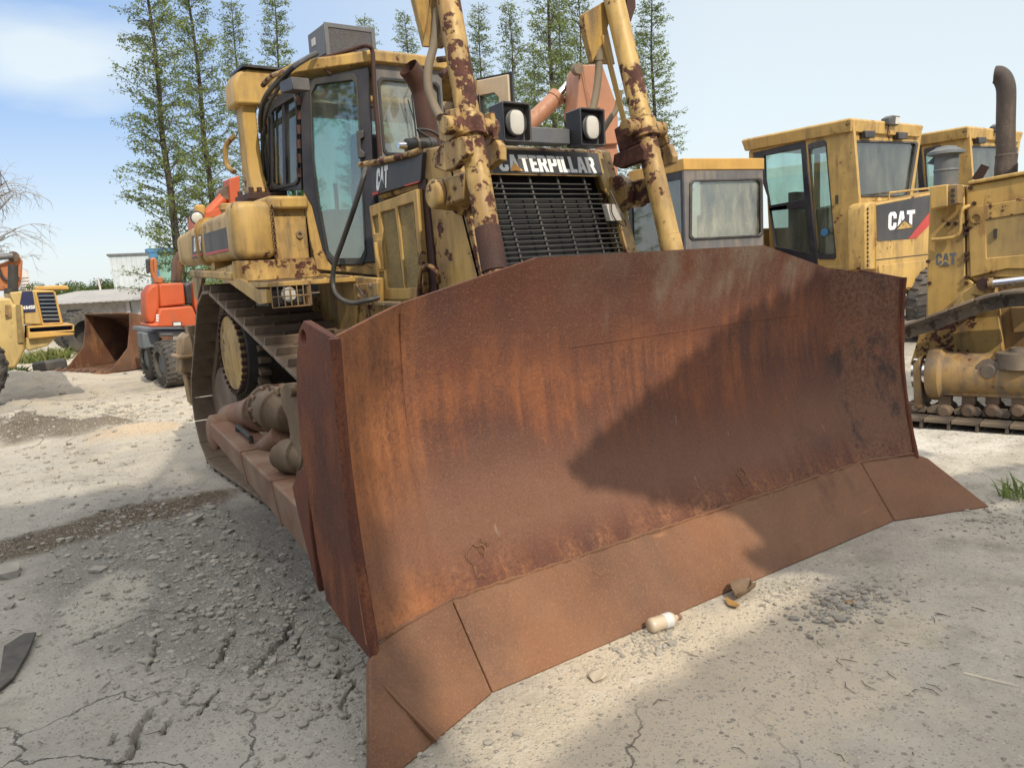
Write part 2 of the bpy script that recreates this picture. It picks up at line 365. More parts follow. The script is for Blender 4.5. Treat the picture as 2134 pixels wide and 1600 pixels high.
class MB:
    def __init__(s): s.v = []; s.f = []
    def add(s, vs, fs):
        o = len(s.v); s.v += [tuple(v) for v in vs]; s.f += [tuple(i+o for i in f) for f in fs]; return s
    def hexa(s, b, t):          # bottom loop of 4, top loop of 4
        return s.add(list(b)+list(t), [(3, 2, 1, 0), (4, 5, 6, 7), (0, 1, 5, 4), (1, 2, 6, 5), (2, 3, 7, 6), (3, 0, 4, 7)])
    def box(s, x0, x1, y0, y1, z0, z1):
        return s.hexa([(x0, y0, z0), (x1, y0, z0), (x1, y1, z0), (x0, y1, z0)], [(x0, y0, z1), (x1, y0, z1), (x1, y1, z1), (x0, y1, z1)])
    def beam(s, p0, p1, w, h, up=(0, 0, 1)):
        p0, p1 = Vector(p0), Vector(p1); d = (p1-p0).normalized(); u = Vector(up); r = d.cross(u).normalized(); u = r.cross(d)
        q = lambda p: [p-r*w/2-u*h/2, p+r*w/2-u*h/2, p+r*w/2+u*h/2, p-r*w/2+u*h/2]
        return s.hexa(q(p0), q(p1))
    def loft(s, loops, cap=True):
        n = len(loops[0]); vs = [v for l in loops for v in l]; fs = []
        for k in range(len(loops)-1):
            for i in range(n):
                j = (i+1) % n; fs.append((k*n+i, k*n+j, (k+1)*n+j, (k+1)*n+i))
        if cap: fs.append(tuple(range(n-1, -1, -1))); fs.append(tuple((len(loops)-1)*n+i for i in range(n)))
        return s.add(vs, fs)
    def tube(s, path, r, n=10, cap=True):
        P = [Vector(p) for p in path]; rs = r if isinstance(r, (list, tuple)) else [r]*len(P)
        loops = []; ref = None
        for i, p in enumerate(P):
            d = (P[min(i+1, len(P)-1)]-P[max(i-1, 0)]).normalized()
            if ref is None: ref = Vector((0, 0, 1)) if abs(d.z) < .9 else Vector((1, 0, 0))
            u = (ref-d*ref.dot(d)).normalized(); w = d.cross(u); ref = u
            loops.append([p+(u*math.cos(2*math.pi*k/n)+w*math.sin(2*math.pi*k/n))*rs[i] for k in range(n)])
        return s.loft(loops, cap)
    def cyl(s, p0, p1, r0, r1=None, n=24): return s.tube([p0, p1], [r0, r0 if r1 is None else r1], n)
    def ring(s, c, axis, ro, ri, h, n=28):      # annulus with thickness
        c = Vector(c); a = Vector(axis).normalized(); ref = Vector((0, 0, 1)) if abs(a.z) < .9 else Vector((1, 0, 0))
        u = (ref-a*ref.dot(a)).normalized(); w = a.cross(u); vs = []; fs = []
        for k in range(n):
            d = u*math.cos(2*math.pi*k/n)+w*math.sin(2*math.pi*k/n)
            vs += [c+d*ro-a*h/2, c+d*ro+a*h/2, c+d*ri+a*h/2, c+d*ri-a*h/2]
        for k in range(n):
            j = (k+1) % n
            for e in range(4): fs.append((k*4+e, k*4+(e+1) % 4, j*4+(e+1) % 4, j*4+e))
        return s.add(vs, fs)
    def lathe(s, c, axis, prof, n=28, cap=True):          # prof: (distance along axis, radius)
        c = Vector(c); a = Vector(axis).normalized(); ref = Vector((0, 0, 1)) if abs(a.z) < .9 else Vector((1, 0, 0))
        u = (ref-a*ref.dot(a)).normalized(); w = a.cross(u)
        return s.loft([[c+a*t+(u*math.cos(2*math.pi*k/n)+w*math.sin(2*math.pi*k/n))*max(r, .0005) for k in range(n)] for t, r in prof], cap)
    def plate(s, outer, off, holes=()):         # planar outline in 3D, extruded by off
        outer = [Vector(p) for p in outer]; holes = [[Vector(p) for p in h] for h in holes]; off = Vector(off)
        loops = [outer]+holes; flat = [p for l in loops for p in l]; n = len(flat)
        fs = []
        if holes:
            nr = Vector((0, 0, 0))
            for i in range(len(outer)): a, c = outer[i], outer[(i+1) % len(outer)]; nr += (a-outer[0]).cross(c-outer[0])
            nr.normalize(); u = (outer[1]-outer[0]).normalized(); w = nr.cross(u); ed = []; o = 0
            for l in loops: k = len(l); ed += [(o+i, o+(i+1) % k) for i in range(k)]; o += k
            r_ = delaunay_2d_cdt([Vector((p.dot(u), p.dot(w))) for p in flat], ed, [], 1, 1e-6); d0 = flat[0].dot(nr)
            cv = [u*v.x+w*v.y+nr*d0 for v in r_[0]]
            def inside(c, l):
                P2 = [(p.dot(u), p.dot(w)) for p in l]; k = False
                for (ax, ay), (bx, by) in zip(P2, P2[1:]+P2[:1]):
                    if (ay > c[1]) != (by > c[1]) and c[0] < (bx-ax)*(c[1]-ay)/(by-ay)+ax: k = not k
                return k
            tri = []
            for t in r_[2]:
                c = sum((r_[0][i] for i in t), Vector((0, 0)))/3
                if inside(c, outer) and not any(inside(c, h) for h in holes): tri.append(tuple(t))
            s.add(cv, tri); s.add([v+off for v in cv], [tuple(reversed(t)) for t in tri])
        else:
            fs += [tuple(range(n)), tuple(range(2*n-1, n-1, -1))]
        o = 0
        for l in loops:
            k = len(l)
            for i in range(k):
                j = (i+1) % k; fs.append((o+i, o+j, o+j+n, o+i+n))
            o += k
        return s.add(flat+[p+off for p in flat], fs)
    def pp(s, fr, pts, axis, c, c2, holes=()):  # outline read off the photo on a plane of the thing, extruded along that axis
        off = [0, 0, 0]; off['xyz'.index(axis)] = c2-c
        return s.plate(sub(fr, pts, axis, c), off, [sub(fr, h, axis, c) for h in holes])
    def quadsheet(s, g):                        # grid of points
        n, k = len(g), len(g[0]); return s.add([p for r in g for p in r], [(i*k+j, i*k+j+1, (i+1)*k+j+1, (i+1)*k+j) for i in range(n-1) for j in range(k-1)])
    def build(s, name, mat, parent=None, bevel=0., off=(0, 0, 0), smooth=38, solid=0.):
        me = bpy.data.meshes.new(name)
        o3 = Vector(off)
        me.from_pydata([tuple(Vector(v)-o3) for v in s.v], [], s.f)
        bm = bmesh.new(); bm.from_mesh(me); bmesh.ops.remove_doubles(bm, verts=bm.verts, dist=1e-5)
        bmesh.ops.recalc_face_normals(bm, faces=bm.faces); bm.to_mesh(me); bm.free()
        me.materials.append(M[mat]); me.shade_smooth(); me.set_sharp_from_angle(angle=R(smooth))
        o = bpy.data.objects.new(name, me); col.objects.link(o)
        if parent: o.parent = parent
        if solid:
            q = o.modifiers.new('solid', 'SOLIDIFY'); q.thickness = solid; q.offset = 0
        if bevel:
            q = o.modifiers.new('bevel', 'BEVEL'); q.width = bevel; q.segments = 2; q.limit_method = 'ANGLE'; q.angle_limit = R(42)
        return o

def tag(o, label=None, cat=None, group=None, kind=None):
    if label: o['label'] = label
    if cat: o['category'] = cat
    if group: o['group'] = group
    if kind: o['kind'] = kind
    return o
def thing(name, label, cat, loc=(0, 0, 0), rotz=0., group=None):
    o = bpy.data.objects.new(name, None); col.objects.link(o); o.empty_display_size = .2
    o.location = (*loc, 0.) if len(loc) == 2 else loc; o.rotation_euler = (0, 0, rotz)
    return tag(o, label, cat, group)
def children(o): return [c for c in bpy.data.objects if c.parent == o]
def copy_tree(o, parent=None):
    c = o.copy(); col.objects.link(c)
    if parent: c.parent = parent
    for ch in children(o): copy_tree(ch, c)
    return c
def arc_pts(pts, n=8):                          # Catmull-Rom through points
    P = [Vector(p) for p in pts]; P = [P[0]*2-P[1]]+P+[P[-1]*2-P[-2]]; out = []
    for i in range(1, len(P)-2):
        for k in range(n):
            t = k/n; a, b, c, d = P[i-1], P[i], P[i+1], P[i+2]
            out.append(.5*((2*b)+(c-a)*t+(2*a-5*b+4*c-d)*t*t+(3*b-a-3*c+d)*t**3))
    return out+[P[-2]]

FONT = {
 'C': (.7, [(.15,0),(.55,0),(.7,.15),(.7,.38),(.44,.38),(.44,.24),(.4,.2),(.3,.2),(.26,.24),(.26,.76),(.3,.8),(.4,.8),(.44,.76),(.44,.62),(.7,.62),(.7,.85),(.55,1),(.15,1),(0,.85),(0,.15)], []),
 'A': (.78, [(0,0),(.24,1),(.54,1),(.78,0),(.52,0),(.48,.2),(.3,.2),(.26,0)], [[(.335,.38),(.445,.38),(.39,.72)]]),
 'T': (.74, [(.24,0),(.5,0),(.5,.78),(.74,.78),(.74,1),(0,1),(0,.78),(.24,.78)], []),
 'E': (.58, [(0,0),(.58,0),(.58,.2),(.26,.2),(.26,.41),(.52,.41),(.52,.6),(.26,.6),(.26,.8),(.58,.8),(.58,1),(0,1)], []),
 'R': (.74, [(0,0),(.26,0),(.26,.38),(.34,.38),(.46,0),(.74,0),(.58,.43),(.7,.55),(.7,.88),(.58,1),(0,1)], [[(.26,.57),(.42,.57),(.45,.6),(.45,.78),(.42,.81),(.26,.81)]]),
 'P': (.7, [(0,0),(.26,0),(.26,.36),(.58,.36),(.7,.48),(.7,.88),(.58,1),(0,1)], [[(.26,.55),(.42,.55),(.45,.58),(.45,.78),(.42,.81),(.26,.81)]]),
 'I': (.26, [(0,0),(.26,0),(.26,1),(0,1)], []),
 'L': (.56, [(0,0),(.56,0),(.56,.21),(.26,.21),(.26,1),(0,1)], []),
 'D': (.7, [(0,0),(.55,0),(.7,.15),(.7,.85),(.55,1),(0,1)], [[(.26,.2),(.4,.2),(.44,.24),(.44,.76),(.4,.8),(.26,.8)]]),
 '7': (.7, [(.15,0),(.42,0),(.7,.8),(.7,1),(0,1),(0,.78),(.42,.78)], []),
 'W': (1., [(.14,0),(.36,0),(.5,.55),(.64,0),(.86,0),(1,1),(.78,1),(.72,.4),(.6,.9),(.4,.9),(.28,.4),(.22,1),(0,1)], []),
 '4': (.74, [(.4,0),(.62,0),(.62,.2),(.74,.2),(.74,.4),(.62,.4),(.62,1),(.36,1),(0,.42),(0,.2),(.4,.2)], [[(.2,.4),(.4,.4),(.4,.72)]]),
 '5': (.7, [(0,0),(.55,0),(.7,.14),(.7,.5),(.56,.64),(.26,.64),(.26,.8),(.68,.8),(.68,1),(0,1),(0,.44),(.4,.44),(.44,.4),(.44,.24),(.4,.2),(0,.2)], []),
 '0': (.7, [(.15,0),(.55,0),(.7,.15),(.7,.85),(.55,1),(.15,1),(0,.85),(0,.15)], [[(.28,.2),(.42,.2),(.45,.24),(.45,.76),(.42,.8),(.28,.8),(.25,.76),(.25,.24)]]),
}
def lettering(mb, text, o, right, up, t=.003, gap=.07):
    """block letters filling the box o, o+right, o+up; returns the box of each letter"""
    o, right, up = Vector(o), Vector(right), Vector(up); n = up.cross(right).normalized()*t
    tot = sum(FONT[c][0] for c in text)+gap*(len(text)-1); x = 0; spans = []
    for c in text:
        w, out, hs = FONT[c]
        f = lambda p: o+right*((x+p[0])/tot)+up*p[1]
        mb.plate([f(p) for p in out], n, [[f(p) for p in h] for h in hs])
        spans.append((x/tot, (x+w)/tot)); x += w+gap
    return spans

# ------------------------------------------------------------------ the bulldozer
OFF = (0, 2.4, 0)
dz = thing('bulldozer', 'big rusty yellow crawler bulldozer facing the camera with a wide brown blade on the ground', 'bulldozer', OFF)
W0 = Frame((0, 0, 0))
def D(mb, name, mat, parent=None, bevel=0., **k):
    return mb.build(name, mat, parent or dz, bevel, OFF, **k)
def q(px, py, a, v): return W0.at(px, py, a, v)

# --- blade
PROF = [(.285, .215), (.36, .262), (.5, .335), (.7, .412), (.9, .456), (1.1, .47), (1.3, .458), (1.43, .437), (1.58, .39)]
def prof(z):
    for (a, b), (c, d) in zip(PROF, PROF[1:]):
        if z <= c: return b+(d-b)*(z-a)/(c-a)
    return PROF[-1][1]
def ztop(x):
    x = abs(x)
    if x < .751: return 1.576
    if x < 1.39: return 1.576-(x-.751)/(1.39-.751)*.149
    return 1.427-(x-1.39)/.37*.079
def wing(x, z):                                  # how far the wing stands forward of the curved centre
    s = max(0., (abs(x)-1.385)/.385); e = .105+(z-.29)*.083+.045*math.sin(math.pi*min(1, max(0, (z-.29)/1.06)))
    return s*(prof(z)-e)
xs = sorted(set([-.751, .751, -1.37, -1.385, -1.40, 1.37, 1.385, 1.40]+[-1.765+i*3.53/70 for i in range(71)]))
nz = 26
def dent(x, z): return .006*math.sin(2.3*x+1)*math.sin(3.1*z)+.004*math.sin(5.1*x+2*z)
front = [[(x+(0.02*(1-k/nz)*max(0, (abs(x)-1.38)/.385)*(1 if x > 0 else -1)), 0, .285+(ztop(x)-.285)*k/nz) for k in range(nz+1)] for x in xs]
front = [[(p[0], prof(p[2])-wing(p[0], p[2])+dent(p[0], p[2]), p[2]) for p in r] for r in front]
back = [[(p[0], p[1]+.032, p[2]) for p in r] for r in front]
b = MB(); b.quadsheet(front); b.quadsheet(back)
rim = lambda a, c: b.quadsheet([a, c])
rim([r[0] for r in front], [r[0] for r in back]); rim([r[-1] for r in front], [r[-1] for r in back])
rim(front[0], back[0]); rim(front[-1], back[-1])
moldboard = D(b, 'moldboard', 'rust_blade', smooth=28)
D(MB().tube([(-1.392, prof(z)-.002, z) for z in [.95+.02*i for i in range(23)]], .005, 6), 'fold_weld', 'rust_blade', moldboard)
wl = []
for i in range(121):
    x = -1.76+3.52*i/120; wl.append((x, prof(.30)-wing(x, .30)-.006, .297+.004*rnd.uniform(-1, 1)))
D(MB().tube(wl, [.006+.006*rnd.random() for _ in wl], 6), 'weld_seam', 'rust_edge', moldboard)
def scar(cx, cz, r, seed):
    g = random.Random(seed); P = []
    for k in range(13):
        a = 2*math.pi*k/13*.85; rr = r*g.uniform(.6, 1.2); x, z = cx+rr*math.cos(a), cz+rr*1.4*math.sin(a); P.append((x, prof(z)-wing(x, z)+dent(x, z)-.001, z))
    D(MB().tube(arc_pts(P, 3), [.004+.004*g.random() for _ in range(37)], 5), 'weld_scar', 'rust_edge', moldboard)
scar(-1.22, .395, .045, 1); scar(-1.18, .43, .02, 2); scar(.42, .40, .03, 3)
D(MB().tube([(x, prof(1.17)+dent(x, 1.17)-.0005, 1.17+.004*math.sin(3*x)) for x in [-.55+.06*k for k in range(30)]], .0025, 5), 'plate_seam', 'rust_blade', moldboard)
b = MB().box(-1.2, 1.2, .50, .62, .45, .62); b.box(-1.3, 1.3, .50, .60, 1.25, 1.38); b.box(-1.45, 1.45, .30, .55, .14, .27)
for x in (-1.0, -.4, .4, 1.0): b.box(x-.02, x+.02, .49, .60, .62, 1.25)
D(b, 'blade_backframe', 'rust_plate')
# cutting edge and end bits: thick bolted plates leaning forward
ce = lambda s: [(-1.362, .0, .0), (1.362, .0, .0), (1.386, .218, .300), (-1.386, .218, .300)]
D(MB().plate([(-1.362, -.003, .0), (1.362, -.003, .0), (1.383, .215, .299), (-1.383, .215, .299)], (0, .026, -.02)), 'cutting_edge', 'rust_edge', bevel=.005)
for s in (-1, 1):
    if s < 0:
        o = [(-1.366, -.006, 0), (-1.387, .213, .299), (-1.60, .150, .296), (-1.755, .098, .285), (-1.80, .070, .25), (-1.963, -.241, .0)]
    else:
        o = [(1.366, -.006, 0), (1.387, .213, .299), (1.60, .150, .296), (1.79, .096, .288), (1.835, .055, .262), (1.963, -.241, .0)]
    e = D(MB().plate(o, (s*.004, .03, -.022)), 'end_bit', 'rust_edge', bevel=.006)
    if s < 0:
        w = MB(); w.tube(arc_pts([Vector((-1.800, .030, .213)), Vector((-1.745, -.062, .12)), Vector((-1.675, -.142, .012))], 10), [.009+.003*rnd.random() for _ in range(21)], 6)
        D(w, 'weld_bead', 'rust_edge', e)
# end plates
rear = [(632, 668), (622, 690), (617, 760), (618, 830), (625, 920), (638, 1010), (650, 1080), (662, 1160), (680, 1252), (720, 1308), (764, 1366)]
rp = [q(x, y, 'x', -1.775) for x, y in rear]
fe = [(-1.775, prof(z)-wing(1.765, z)-.004, z) for z in [.24+.0552*i for i in range(21)]]
out = [(-1.775, p.y, p.z) for p in rp]+fe
hole = [(-1.775, q(632, 703, 'x', -1.775).y+.028*math.cos(a*math.pi/6), q(632, 703, 'x', -1.775).z+.028*math.sin(a*math.pi/6)) for a in range(12)]
for s in (-1, 1):
    e = D(MB().plate([(s*1.775, p[1], p[2]) for p in out], (-s*(.03 if s < 0 else .02), 0, 0), [[(s*1.775, p[1], p[2]) for p in hole]]), 'end_plate', 'rust_plate', bevel=.004)
    D(MB().tube([(s*1.772, p[1]-.006, p[2]) for p in fe], [(.017 if s < 0 else .011)+.004*rnd.random() for _ in fe], 10), 'edge_bead', 'rust_plate', e)

# --- push arms
def arm(s):
    ro, rb = q(435, 879, 'x', -1.54), q(442, 914, 'x', -1.54)
    fo, fb = q(610, 1046, 'x', -1.67), q(660, 1182, 'x', -1.67)
    fo = ro+(fo-ro)*1.30; fb = rb+(fb-rb)*1.22
    w = .21
    def c(p, dx): return Vector((s*(-(p.x)-dx), p.y, p.z))
    b = MB().hexa([c(ro, 0), c(ro, w), c(rb, w), c(rb, 0)], [c(fo, 0), c(fo, w), c(fb, w), c(fb, 0)])
    o = D(b, 'push_arm', 'rust_arm', bevel=.012)
    for k in (.36, .62):                         # butt straps round the beam
        t = MB()
        p, r = ro+(fo-ro)*k, rb+(fb-rb)*k
        t.hexa([c(p, -.006)+Vector((0, -.012, .006)), c(p, w+.006)+Vector((0, -.012, .006)), c(r, w+.006)+Vector((0, -.012, -.006)), c(r, -.006)+Vector((0, -.012, -.006))],
               [c(p, -.006)+Vector((0, .012, .006)), c(p, w+.006)+Vector((0, .012, .006)), c(r, w+.006)+Vector((0, .012, -.006)), c(r, -.006)+Vector((0, .012, -.006))])
        D(t, 'weld_strap', 'rust_arm', o)
    a, e = c(ro+(fo-ro)*.16, .1), c(ro+(fo-ro)*.30, .1)
    D(MB().tube([a+Vector((0, 0, .0)), a+Vector((0, 0, .035)), e+Vector((0, 0, .035)), e], .014, 6), 'lifting_lug', 'dark', o)
    D(MB().lathe(c(ro, .1)+Vector((-s*.12, .02, -.08)), (s, 0, 0), [(-.02, .09), (0, .12), (.2, .12), (.22, .09)]), 'trunnion', 'rust_arm', o, bevel=.006)
    # gusset between arm and blade
    g = [(608, 1015), (618, 984), (630, 972), (640, 985), (646, 1100), (664, 1235), (650, 1190), (624, 1085)]
    D(MB().plate([(s*1.72, p.y, p.z) for p in sub(W0, g, 'x', -1.72)], (-s*.04, 0, 0)), 'gusset', 'rust_plate', o, bevel=.006)
for s in (-1, 1): arm(s)
# hydraulic brace on the near side, dusty yellow castings
b = MB()
b.tube([q(478, 868, 'x', -1.34), q(520, 862, 'x', -1.34), q(545, 858, 'x', -1.34)], [.085, .10, .125], 20)
D(b, 'brace_tube', 'rust_arm', bevel=.006)
c0 = q(596, 862, 'x', -1.36)
hz = D(MB().lathe(c0+Vector((-.02, .32, .02)), (.05, -1, -.05), [(0, .09), (.03, .10), (.05, .116), (.055, .132), (.085, .132), (.09, .118), (.16, .124), (.26, .128), (.27, .142), (.30, .142), (.31, .124), (.37, .11), (.42, .09), (.44, .04)], 32), 'brace_housing', 'dusty_cast', bevel=.004)
for k in range(10):
    a = 2*math.pi*k/10; p = c0+Vector((-.02+.114*math.cos(a), .24, .02+.114*math.sin(a))); D(MB().cyl(p, p+Vector((0, -.06, 0)), .014, n=6), 'bolt', 'rust_arm', hz)
D(MB().box(c0.x-.05, c0.x+.05, c0.y-.05, c0.y+.12, c0.z+.115, c0.z+.16), 'grease_cover', 'yellow_mud', hz, bevel=.008)
l0, l1 = q(602, 812, 'x', -1.52), q(626, 900, 'x', -1.52)
b = MB().plate([q(x, y, 'x', -1.52) for x, y in [(583, 812), (594, 799), (614, 801), (622, 830), (630, 890), (628, 960), (618, 990), (604, 985), (596, 955), (604, 905), (598, 872), (588, 848)]], (.05, 0, 0))
b.cyl(q(603, 816, 'x', -1.545), q(603, 816, 'x', -1.545)+Vector((.1, 0, 0)), .028)
D(b, 'brace_link', 'dusty_cast', bevel=.004)
b = MB().tube([q(533, 955, 'x', -1.45), q(550, 938, 'x', -1.45), q(585, 905, 'x', -1.42)], [.05, .062, .058], 18)
b.ring(q(533, 955, 'x', -1.45), (q(585, 905, 'x', -1.42)-q(533, 955, 'x', -1.45)), .062, .03, .03)
D(b, 'brace_rod', 'rust_arm', bevel=.003)
b = MB().lathe(q(612, 950, 'x', -1.50), (0.35, -.9, .1), [(-.12, .04), (-.11, .065), (-.06, .072), (-.055, .088), (.05, .092), (.06, .076), (.14, .07), (.15, .05)], 30)
D(b, 'brace_knuckle', 'dusty_cast')

# --- tracks
CIRC = [((3.90, 1.00), .475), ((4.34, .50), .455), ((1.32, .40), .355)]       # sprocket, rear idler, front idler (y, z)
def hull_path():
    import itertools
    pts = []
    for (cy, cz), r in CIRC:
        for k in range(96): pts.append((cy+r*math.cos(k*math.pi/48), cz+r*math.sin(k*math.pi/48)))
    pts.sort()
    def half(P):
        h = []
        for p in P:
            while len(h) > 1 and (h[-1][0]-h[-2][0])*(p[1]-h[-2][1])-(h[-1][1]-h[-2][1])*(p[0]-h[-2][0]) <= 0: h.pop()
            h.append(p)
        return h[:-1]
    return half(pts)+half(pts[::-1])
LOOP = hull_path()
def along(step):
    P = LOOP+[LOOP[0]]; L = [0]
    for a, c in zip(P, P[1:]): L.append(L[-1]+math.dist(a, c))
    n = round(L[-1]/step); out = []; j = 0
    for i in range(n):
        d = L[-1]*i/n
        while L[j+1] < d: j += 1
        t = (d-L[j])/(L[j+1]-L[j]); a, c = P[j], P[j+1]
        out.append(((a[0]+(c[0]-a[0])*t, a[1]+(c[1]-a[1])*t), math.atan2(c[1]-a[1], c[0]-a[0])))
    return out
shoe_mb = MB().box(-.28, .28, -.098, .098, -.012, .012)        # plate, long way across the track, outside is -z
shoe_mb.hexa([(-.275, -.096, -.012), (.275, -.096, -.012), (.275, -.070, -.012), (-.275, -.070, -.012)], [(-.27, -.090, -.062), (.27, -.090, -.062), (.27, -.078, -.062), (-.27, -.078, -.062)])
for x in (-.09, .09):
    for y in (-.03, .05): shoe_mb.cyl((x, y, -.012), (x, y, -.028), .014, n=6)
shoe0 = None
for s in (-1, 1):
    xc = s*.99
    ch = MB()
    for dx in (-.09, .09):
        o = [(xc+dx-.02, y, z) for y, z in LOOP]; i = []
        cyc, czc = sum(p[0] for p in LOOP)/len(LOOP), sum(p[1] for p in LOOP)/len(LOOP)
        for k, (y, z) in enumerate(LOOP):
            a, c = LOOP[k-1], LOOP[(k+1) % len(LOOP)]; tx, tz = c[0]-a[0], c[1]-a[1]; l = math.hypot(tx, tz)
            i.append((xc+dx-.02, y-tz/l*.09, z+tx/l*.09))
        ch.plate(o, (.04, 0, 0), [i])
    track = D(ch, 'track', 'track')
    for (y, z), a in along(.203):
        if shoe0 is None:
            shoe0 = shoe_mb.build('track_shoe', 'track', None, .004); sh = shoe0
        else:
            sh = shoe0.copy(); col.objects.link(sh)
        sh.parent = track
        # loop runs anticlockwise in (y, z): local y along the loop, local -z outward
        sh.location = (xc-OFF[0], y-OFF[1]+math.sin(a)*.0, z); sh.rotation_euler = (a, 0, 0)
        sh.rotation_euler.x += rnd.uniform(-.01, .01)
    # roller frame, rollers, idlers, sprocket
    b = MB().box(xc-.16, xc+.16, 1.5, 4.2, .22, .52)
    b.box(xc-.11, xc+.11, 1.35, 1.8, .30, .46)
    D(b, 'roller_frame', 'yellow_mud', bevel=.02)
    b = MB()
    for k in range(7): b.cyl((xc-.14, 1.75+k*.36, .165), (xc+.14, 1.75+k*.36, .165), .115, n=18)
    for (cy, cz), r in CIRC[1:]: b.lathe((xc-.13, cy, cz), (1, 0, 0), [(0, r-.16), (.02, r-.10), (.24, r-.10), (.26, r-.16)])
    D(b, 'idler_wheels', 'track', bevel=.004)
    (cy, cz), r = CIRC[0]
    b = MB(); T = 25; pr = []
    for k in range(T):
        a = 2*math.pi*k/T
        for da, rr in ((-.09, r-.16), (-.04, r-.075), (.04, r-.075), (.09, r-.16)): pr.append((xc-.04, cy+rr*math.cos(a+da), cz+rr*math.sin(a+da)))
    b.plate(pr, (.08, 0, 0)); sp = D(b, 'sprocket', 'track')
    b = MB().lathe((s*.70, cy, cz), (s, 0, 0), [(0, .33), (.36, .335), (.40, .33), (.405, .30)])
    D(b, 'final_drive', 'dark', bevel=.008)
    hub = D(MB().lathe((s*1.105, cy, cz), (s, 0, 0), [(0, .29), (.028, .285), (.034, .20), (.05, .16), (.055, .02)], 36), 'hub_cover', 'yellow_side')
    b = MB()
    for k in range(34):
        a = 2*math.pi*k/34; p = Vector((s*1.105, cy+.308*math.cos(a), cz+.308*math.sin(a))); b.cyl(p, p+Vector((s*.04, 0, 0)), .016, n=6)
    D(b, 'hub_bolts', 'rust_pipe')

# --- hull, nose and engine hood
NY = lambda z: 1.150+.35*(z-1.55)               # leaning front of the radiator guard
nose_pts = lambda x, top=2.195: [(x, NY(.75), .75), (x, NY(top), top), (x, 1.70, 2.21), (x, 1.66, .75)]
for s in (-1, 1):
    D(MB().plate(nose_pts(s*.573), (-s*.03, 0, 0)), 'nose_side', 'yellow', bevel=.012)
D(MB().plate([(-.543, NY(2.19)+.012, 2.18), (.543, NY(2.19)+.012, 2.18), (.543, 1.70, 2.20), (-.543, 1.70, 2.20)], (0, 0, .022)), 'nose_top', 'yellow', bevel=.006)
# front frame round the grille
def npt(x, z, d=0.): return (x, NY(z)+d, z)
o = [npt(-.573, .78, -.004), npt(.573, .78, -.004), npt(.573, 2.195, -.004), npt(-.573, 2.195, -.004)]
h = [npt(-.485, .95, -.004), npt(.485, .95, -.004), npt(.485, 1.90, -.004), npt(.445, 1.95, -.004), npt(.44, 2.035, -.004), npt(-.485, 2.035, -.004)]
nf = D(MB().plate(o, (0, .05, .0175), [h]), 'nose_frame', 'yellow_chip', bevel=.008)
D(MB().plate([npt(-.53, .9, .16), npt(.53, .9, .16), npt(.53, 2.08, .16), npt(-.53, 2.08, .16)], (0, .02, 0)), 'radiator', 'radiator')
g = MB(); z = 1.0
while z < 2.02:
    x1 = .36 if z > 1.95 else (.43 if z > 1.9 else .478)
    g.tube([npt(-.482, z, .02), npt(x1, z, .02)], .0044, 6); z += .0292
gv = MB()
for x in (-.45, -.27, -.07, .13, .33, .45):
    gv.beam(npt(x, .96, .033), npt(x, 2.035 if x < .4 else 1.88, .033), .014, .012, (1, 0, 0))
gr = D(g, 'grille', 'bar'); D(gv, 'grille_upright', 'bar', gr)
D(MB().hexa([npt(.40, 1.77, -.03), npt(.49, 1.77, -.03), npt(.49, 1.77, .015), npt(.40, 1.77, .015)], [npt(.40, 1.87, -.03), npt(.49, 1.87, -.03), npt(.49, 1.87, .015), npt(.40, 1.87, .015)]), 'junction_box', 'grey_box', nf, bevel=.004)
D(MB().tube(arc_pts([npt(.46, 1.98, -.03), npt(.43, 1.9, -.05), npt(.41, 1.82, -.045), npt(.44, 1.76, -.04), npt(.50, 1.74, -.035), npt(.485, 1.80, -.045), npt(.45, 1.95, -.04)], 6), .004, 5), 'loose_wire', 'hose', nf)
D(MB().tube(arc_pts([npt(-.42, 2.03, -.01), npt(-.40, 1.99, -.03), npt(-.43, 1.955, -.02), npt(-.36, 1.96, -.03), npt(-.33, 1.99, -.02)], 6), .005, 5), 'loose_wire', 'hose', nf)
# name plate
np0, np1 = 2.062, 2.182
pl = D(MB().plate([npt(-.46, np0-.012, -.006), npt(.452, np0-.012, -.006), npt(.462, np1, -.006), npt(-.46, np1, -.006)], (0, -.006, -.002)), 'name_plate', 'decal')
t = MB(); O = Vector(npt(-.285, 2.058, -.0135)); RT = Vector((.695, 0, 0)); UP = Vector(npt(0, 2.152))-Vector(npt(0, 2.058))
sp = lettering(t, 'CATERPILLAR', O, RT, UP)
D(t, 'lettering', 'white', pl, smooth=20)
a0, a1 = sp[1]; mid = (a0+a1)/2
n = RT.cross(UP).normalized()*.005
D(MB().plate([O+RT*(mid-.062)+n*.9, O+RT*(mid+.062)+n*.9, O+RT*mid+UP*.47+n*.9], n*.5), 'triangle_mark', 'orange_tri', pl)
